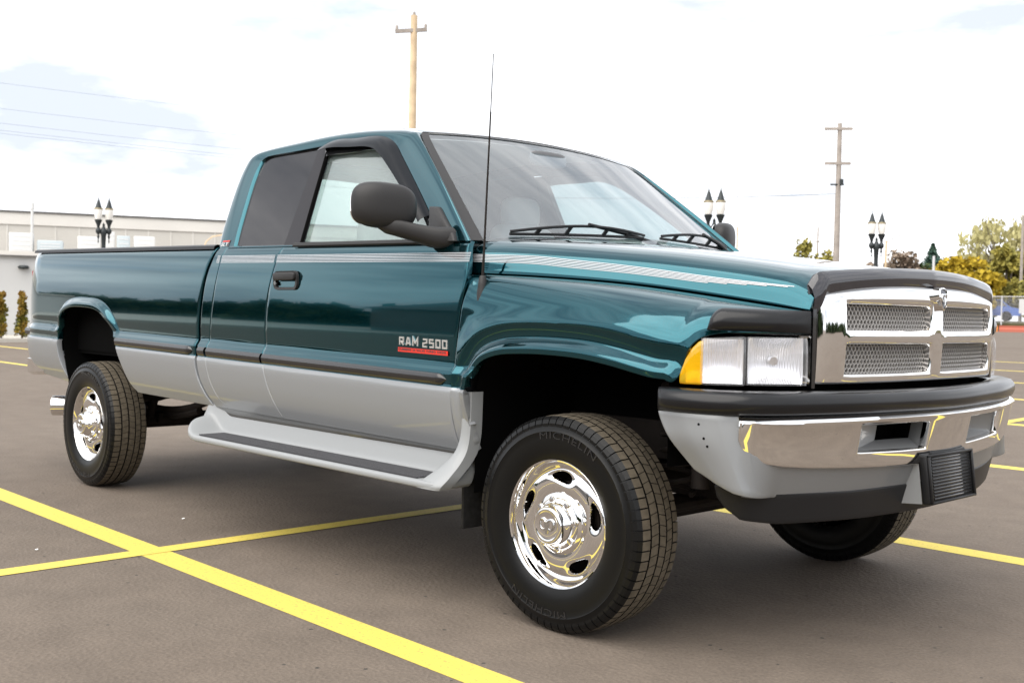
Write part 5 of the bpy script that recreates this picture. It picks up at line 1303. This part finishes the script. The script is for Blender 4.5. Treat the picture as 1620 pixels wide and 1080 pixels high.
def thin_pole(x, y, top, rad, label, m, arm=None):
    z0 = float(gz_far(y)); q = empty('utility_pole', (x, y, z0)); tag(q, label, 'utility pole'); b = MB(); b.tube([(0, 0, 0), (0, 0, top-z0)], [rad, rad*.7], 8); b.build('shaft', m, q)
    if arm: b = MB(); b.tube([(0, 0, top-z0-.2), (arm[0]*.5, arm[1]*.5, top-z0+arm[2]), (arm[0], arm[1], top-z0+arm[2]+.05)], .05, 6); b.build('lamp_arm', M['galv'], q)
    return q
thin_pole(-66.2, 94.7, 10.6, .10, 'thin distant tan pole right of the left door mirror', M['wood'])
q = thin_pole(-59.2, 99.2, 10.6, .12, 'distant grey pole rising from the small trees', M['wood_grey']); b = MB(); b.box((-.5, -.04, -.05), (.5, .04, .05), Matrix.Translation((0, 0, 8.6)) @ Matrix.Rotation(R(40), 4, 'Z')); b.build('crossarm', M['wood_grey'], q, False)
thin_pole(-39.3, 76.0, 7.2, .11, 'wooden street-light pole with a long thin arm by the brown trees', M['wood'], (1.35, .65, .35))
thin_pole(-25.85, 55.9, 4.7, .10, 'short plain grey pole in front of the golden tree', M['galv'])
thin_pole(-26.9, 70.7, 8.1, .12, 'tall thin pole at the right edge of the picture', M['wood_grey'], (-.5, -.2, .1))
def wire(a, c, sag, label, rad=.012):
    a = np.array(a); c = np.array(c); b = MB(); b.tube([tuple(a+(c-a)*t-np.array([0, 0, sag*4*t*(1-t)])) for t in np.linspace(0, 1, 14)], rad, 5); tag(b.build('power_line', M['wire'], None), label, 'power line', 'overhead power lines')
u_ = np.array([.40, .916])
for k, (z, lb) in enumerate(((12.25, 'topmost thin wire in the upper left sky'), (11.0, 'second thin wire from the top in the left sky'), (10.28, 'third thin wire in the left sky, the darkest'), (9.93, 'fourth thin wire in the left sky'), (9.78, 'lowest thin wire in the left sky'))):
    wire((-54.4-10*u_[0], 15.3-10*u_[1], z+.15), (-54.4+30*u_[0], 15.3+30*u_[1], z-1.3), .25, lb, .005)
wire((-60, 38, 9.3), (-27.5, 48.27, 7.6), .5, 'thin wire running to the tall grey pole over the hood', .014)
# ---- buildings on the left
def slab(b, o_, along, length, depth, z0, z1):
    o_ = np.array(o_); a = np.array([*along, 0.]); n = np.array([-along[1], along[0], 0.])
    V = [(*o_, 0)+k for k in ()] ; o3 = np.array([o_[0], o_[1], 0.])
    q = [o3, o3+a*length, o3+a*length+n*depth, o3+n*depth]
    b.add([tuple(v+[0, 0, z0]) for v in q]+[tuple(v+[0, 0, z1]) for v in q], [(0, 3, 2, 1), (4, 5, 6, 7), (0, 1, 5, 4), (1, 2, 6, 5), (2, 3, 7, 6), (3, 0, 4, 7)])
al = np.array([.40, .9165]); A0 = np.array([-46.75, 12.84])
B1 = empty('warehouse', (A0[0], A0[1], 0)); tag(B1, 'long beige metal-sided warehouse behind the truck bed', 'building')
def bslab(par, name, s0, ln_, off, dep, z0, z1, m):
    b = MB(); nn_ = np.array([-al[1], al[0]]); slab(b, al*s0+nn_*off, al, ln_, dep, z0, z1); return b.build(name, m, par, False)
wl = bslab(B1, 'wall', -30, 62, 0, 25, 0, 4.42, M['wall']); bslab(B1, 'fascia', -30, 62, -.06, 25, 4.42, 4.93, M['wall2']); bslab(B1, 'roof_trim', -30.05, 62.1, -.12, 25.2, 4.93, 5.01, M['dark_trim'])
for k in range(64): bslab(B1, 'siding_rib', -29.5+k*.96, .05, -.025, .03, .1, 4.40, M['wall2']).parent = wl
B2 = empty('low_annex', (-30.62, 7.45, 0)); tag(B2, 'low pale flat-roofed annex in front of the warehouse', 'building')
bslab(B2, 'wall', -25, 38, 0, 12, 0, 2.42, M['annex']); bslab(B2, 'roof_edge', -25.05, 38.1, -.08, 12.2, 2.42, 2.56, M['wall2']); bslab(B2, 'gutter', -25.06, 38.12, -.11, .06, 2.40, 2.44, M['dark_trim'])
o = MB(); o.lathe([(.0, -.06), (.12, -.05), (.16, 0), (.12, .05), (0, .06)], 12, 'z', (0, 0, 0)); sc_ = o.build('wall_light', M['iron'], None); sc_.location = (-30.30, 8.0, 2.10); tag(sc_, 'small dark oval light on the pale annex wall', 'wall light')
def unit(x, y, w_, h, label, m, fan=True):
    b_ = empty('rooftop_unit', (x, y, 2.56), math.atan2(al[1], al[0])); tag(b_, label, 'air conditioner', 'rooftop units on the annex')
    b = MB(); b.box((-w_/2, -.35, .12), (w_/2, .35, h)); bevel(b.build('casing', m, b_), .03, 2)
    for sd_ in (-1, 1):
        b = MB(); b.box((-w_*.40, sd_*.356-.008, .2), (w_*.40, sd_*.356+.008, .22))
        for q in np.linspace(.22, h-.14, 5): b.box((-w_*.38, sd_*.353-.008, q), (w_*.38, sd_*.353+.008, q+.03))
        b.build('louvre_panel', M['galv'], b_, False)['kind'] = 'stuff'
    b = MB(); b.box((-w_*.45, -.3, 0), (-w_*.35, .3, .12)); b.box((w_*.35, -.3, 0), (w_*.45, .3, .12)); b.build('skid', M['dark_trim'], b_, False)
unit(-37.98, 10.65, .78, .98, 'boxy white rooftop unit at the far left of the annex roof', M['hvac']); unit(-37.67, 11.55, .86, .75, 'low grey-white rooftop unit beside the vent pipe', M['hvac_blue'])
unit(-37.18, 12.76, .78, .95, 'white rooftop unit just left of the street lamp', M['hvac']); unit(-36.91, 13.39, .38, 1.15, 'narrow tall white rooftop unit just right of the street lamp', M['hvac'])
unit(-36.70, 13.83, .46, 1.02, 'pale blue rooftop unit, second right of the street lamp', M['hvac_blue']); unit(-36.42, 14.5, .74, 1.03, 'broad white rooftop unit nearest the cab', M['hvac'])
b = MB(); b.tube([(-42.57, 12.67, 2.5), (-42.57, 12.67, 4.8)], .055, 10); b.tube([(-42.57, 12.67, 4.8), (-42.57, 12.67, 5.05)], .08, 10); tag(b.build('vent_pipe', M['hvac'], None), 'thin white vent pipe standing against the warehouse wall', 'pipe')
b = MB(); b.tube([(-37.24, 17.33, 2.5), (-37.24, 17.33, 3.3), (-37.2, 17.42, 3.62), (-37.08, 17.62, 3.82), (-36.9, 17.95, 3.9), (-36.7, 18.4, 3.9)], .03, 8); tag(b.build('bent_pipe', M['wood'], None), 'thin curved pipe rising beside the rear of the cab', 'pipe')
# ---- far right: fence, sign, barriers, parked car
F_ = empty('chain_link_fence', (-24.6, 62, 0)); tag(F_, 'grey chain-link fence beyond the lot, right of the grille', 'fence'); fx0, fy0, fx1, fy1 = -32., 58.9, -14., 66.2
Fd = np.array([fx1-fx0, fy1-fy0]); FL = np.linalg.norm(Fd); Fd = Fd/FL
def fp_(s): return np.array([fx0, fy0])+Fd*s-np.array([-24.6, 62])
for k in range(13):
    b = MB(); x, y = fp_(k*FL/12); b.tube([(x, y, .9), (x, y, 2.62)], .04, 8); b.build('post', M['galv'], F_)
b = MB(); b.tube([(*fp_(0), 2.55), (*fp_(FL), 2.60)], .025, 6); b.build('top_rail', M['galv'], F_)
b = MB(); n = 260
for k in range(n):
    s = FL*k/n
    for d_ in (1, -1):
        e = s+d_*1.5
        if 0 <= e <= FL: b.tube([(*fp_(s), 1.0), (*fp_(e), 2.5)], .004, 3, False)
b.build('wire_mesh', M['galv'], F_, False)['kind'] = 'stuff'
b = MB(); b.box((-.28, -.015, -.42), (.28, .015, .42), Matrix.Rotation(R(22), 4, 'Z')); o = b.build('notice_board', M['hvac'], None, False); o.location = (-23.30, 62.2, 2.02); tag(o, 'blank white board on the chain-link fence', 'sign')
M['orange'] = mat('orange_plastic', (.55, .17, .03), .5); M['redp'] = mat('faded_red_plastic', (.40, .10, .06), .6); M['brownp'] = mat('brown_plastic', (.14, .09, .06), .6)
for k in range(9):
    b = MB(); w0 = .72; pr = [(-.16, 0), (.16, 0), (.14, .16), (.06, .24), (.06, .36), (-.06, .36), (-.06, .24), (-.14, .16)]
    V = [(s*w0, y, z) for s in (-1, 1) for y, z in pr]; b.add(V, [tuple(range(8)), tuple(range(15, 7, -1))]+[(i, (i+1) % 8, 8+(i+1) % 8, 8+i) for i in range(8)])
    o = fixn(b.build('road_barrier', [M['redp'], M['orange'], M['orange'], M['redp'], M['brownp'], M['redp'], M['redp'], M['brownp'], M['orange']][k], None, False)); s = 1.5*k
    o.location = (-26.9+s*.927, 57.6+s*.375, float(gz(57.6+s*.375))); o.rotation_euler = (0, 0, R(22))
    tag(o, ['faded red low barrier left of the orange pair, partly behind the grille', 'orange low barrier nearest the grille', 'orange low barrier, second from the grille', 'faded red low barrier next to the orange pair', 'brown low barrier between two red ones', 'faded red low barrier right of the brown one', 'faded red low barrier at the right edge', 'second brown low barrier farther right', 'orange low barrier farthest right'][k], 'barrier', 'low barriers along the lot edge')
M['blue'] = mat('blue_car_paint', (.02, .10, .42), .3, .2, 1.); M['cglass'] = mat('car_window', (.03, .035, .04), .08)
C_ = empty('parked_car', (-27.9, 67.6, 1.13), R(200)); tag(C_, 'small blue car parked beyond the fence', 'car')
prof = [(-2.1, .35), (-2.15, .62), (-2.0, .82), (-1.55, .90), (-1.0, 1.36), (.15, 1.40), (.85, .95), (1.85, .80), (2.1, .62), (2.1, .33)]
b = MB(); rows = [[(x, y*(1-.18*max(0, z-.85)/.5), z) for x, z in prof] for y in (-.84, -.80, -.4, .4, .80, .84)]; b.grid(np.array(rows), False, True); b.add(rows[0], [tuple(range(10))]); b.add(rows[-1], [tuple(range(10))]); bevel(fixn(b.build('body', M['blue'], C_)), .05, 2)
b = MB()
for s in (-1, 1): b.add([(-1.35, s*.815, .95), (.65, s*.80, .95), (.1, s*.745, 1.33), (-.98, s*.745, 1.31)], [(0, 1, 2, 3)])
b.build('side_window', M['cglass'], C_, False)
for x in (-1.3, 1.35):
    for s in (-1, 1): b = MB(); b.lathe([(.0, -.1), (.2, -.1), (.3, -.09), (.32, -.05), (.32, .05), (.3, .09), (.2, .1), (0, .1)], 20, 'y', (x, s*.78, .32)); b.build('wheel', M['rubber'], C_)
# ---- behind the camera: what the paintwork reflects
M['shed'] = mat('grey_shed', (.20, .19, .18), .8, var=(.5, .1)); M['shed_roof'] = mat('dark_roof', (.07, .065, .065), .7)
S_ = empty('storage_shed', (-24, -34, 0)); tag(S_, 'long grey shed across the street, seen only as a reflection', 'building')
b = MB(); b.box((-14, -6, 0), (14, 6, 3.6)); b.build('wall', M['shed'], S_, False)
b = MB(); b.add([(-14.5, -6.5, 3.55), (14.5, -6.5, 3.55), (14.5, 6.5, 3.55), (-14.5, 6.5, 3.55), (-14.5, 0, 5.4), (14.5, 0, 5.4)], [(0, 1, 5, 4), (3, 4, 5, 2), (0, 4, 3), (1, 2, 5), (0, 3, 2, 1)]); b.build('roof', M['shed_roof'], S_, False)
b = MB(); rng = np.random.default_rng(9)
for k in range(-60, 150):
    x = -95+k*1.45; y = -46-5*math.sin(k*.21)+rng.normal()*2
    if k > 105: x = 90+rng.normal()*2; y = -46+(k-105)*2.6
    h = 5.2+2.8*abs(math.sin(k*.37))+rng.random()*1.6
    h *= .58
    if k > 105: h *= .7
    for j in range(3): leaves(b, (x+rng.normal()*.5, y+rng.normal()*.5, h*(.25+.28*j)), (1.9, 1.6, h*.26), 60, .75)
o = b.build('distant_tree_line', M['leaf_dark'], None, False); o['kind'] = 'stuff'; o['label'] = 'dark line of distant trees across the street behind the viewer'; o['category'] = 'trees'

M['paper'] = mat('white_scrap', (.8, .8, .78), .8)
for x, y, lb in ((-2.62, -1.02, 'tiny white scrap on the asphalt behind the rear tyre'), (-2.35, -1.85, 'tiny white scrap on the asphalt left of the crossing lines')):
    b = MB(); b.add([(0, 0, .004), (.022, .004, .005), (.03, .016, .009), (.012, .02, .012), (-.004, .011, .006), (.012, .009, .002)], [(0, 1, 5), (1, 2, 5), (2, 3, 5), (3, 4, 5), (4, 0, 5)]); o = b.build('paper_scrap', M['paper'], None, False); o.location = (x, y, .002); o.scale = (.6, .6, .6); tag(o, lb, 'litter', 'paper scraps')
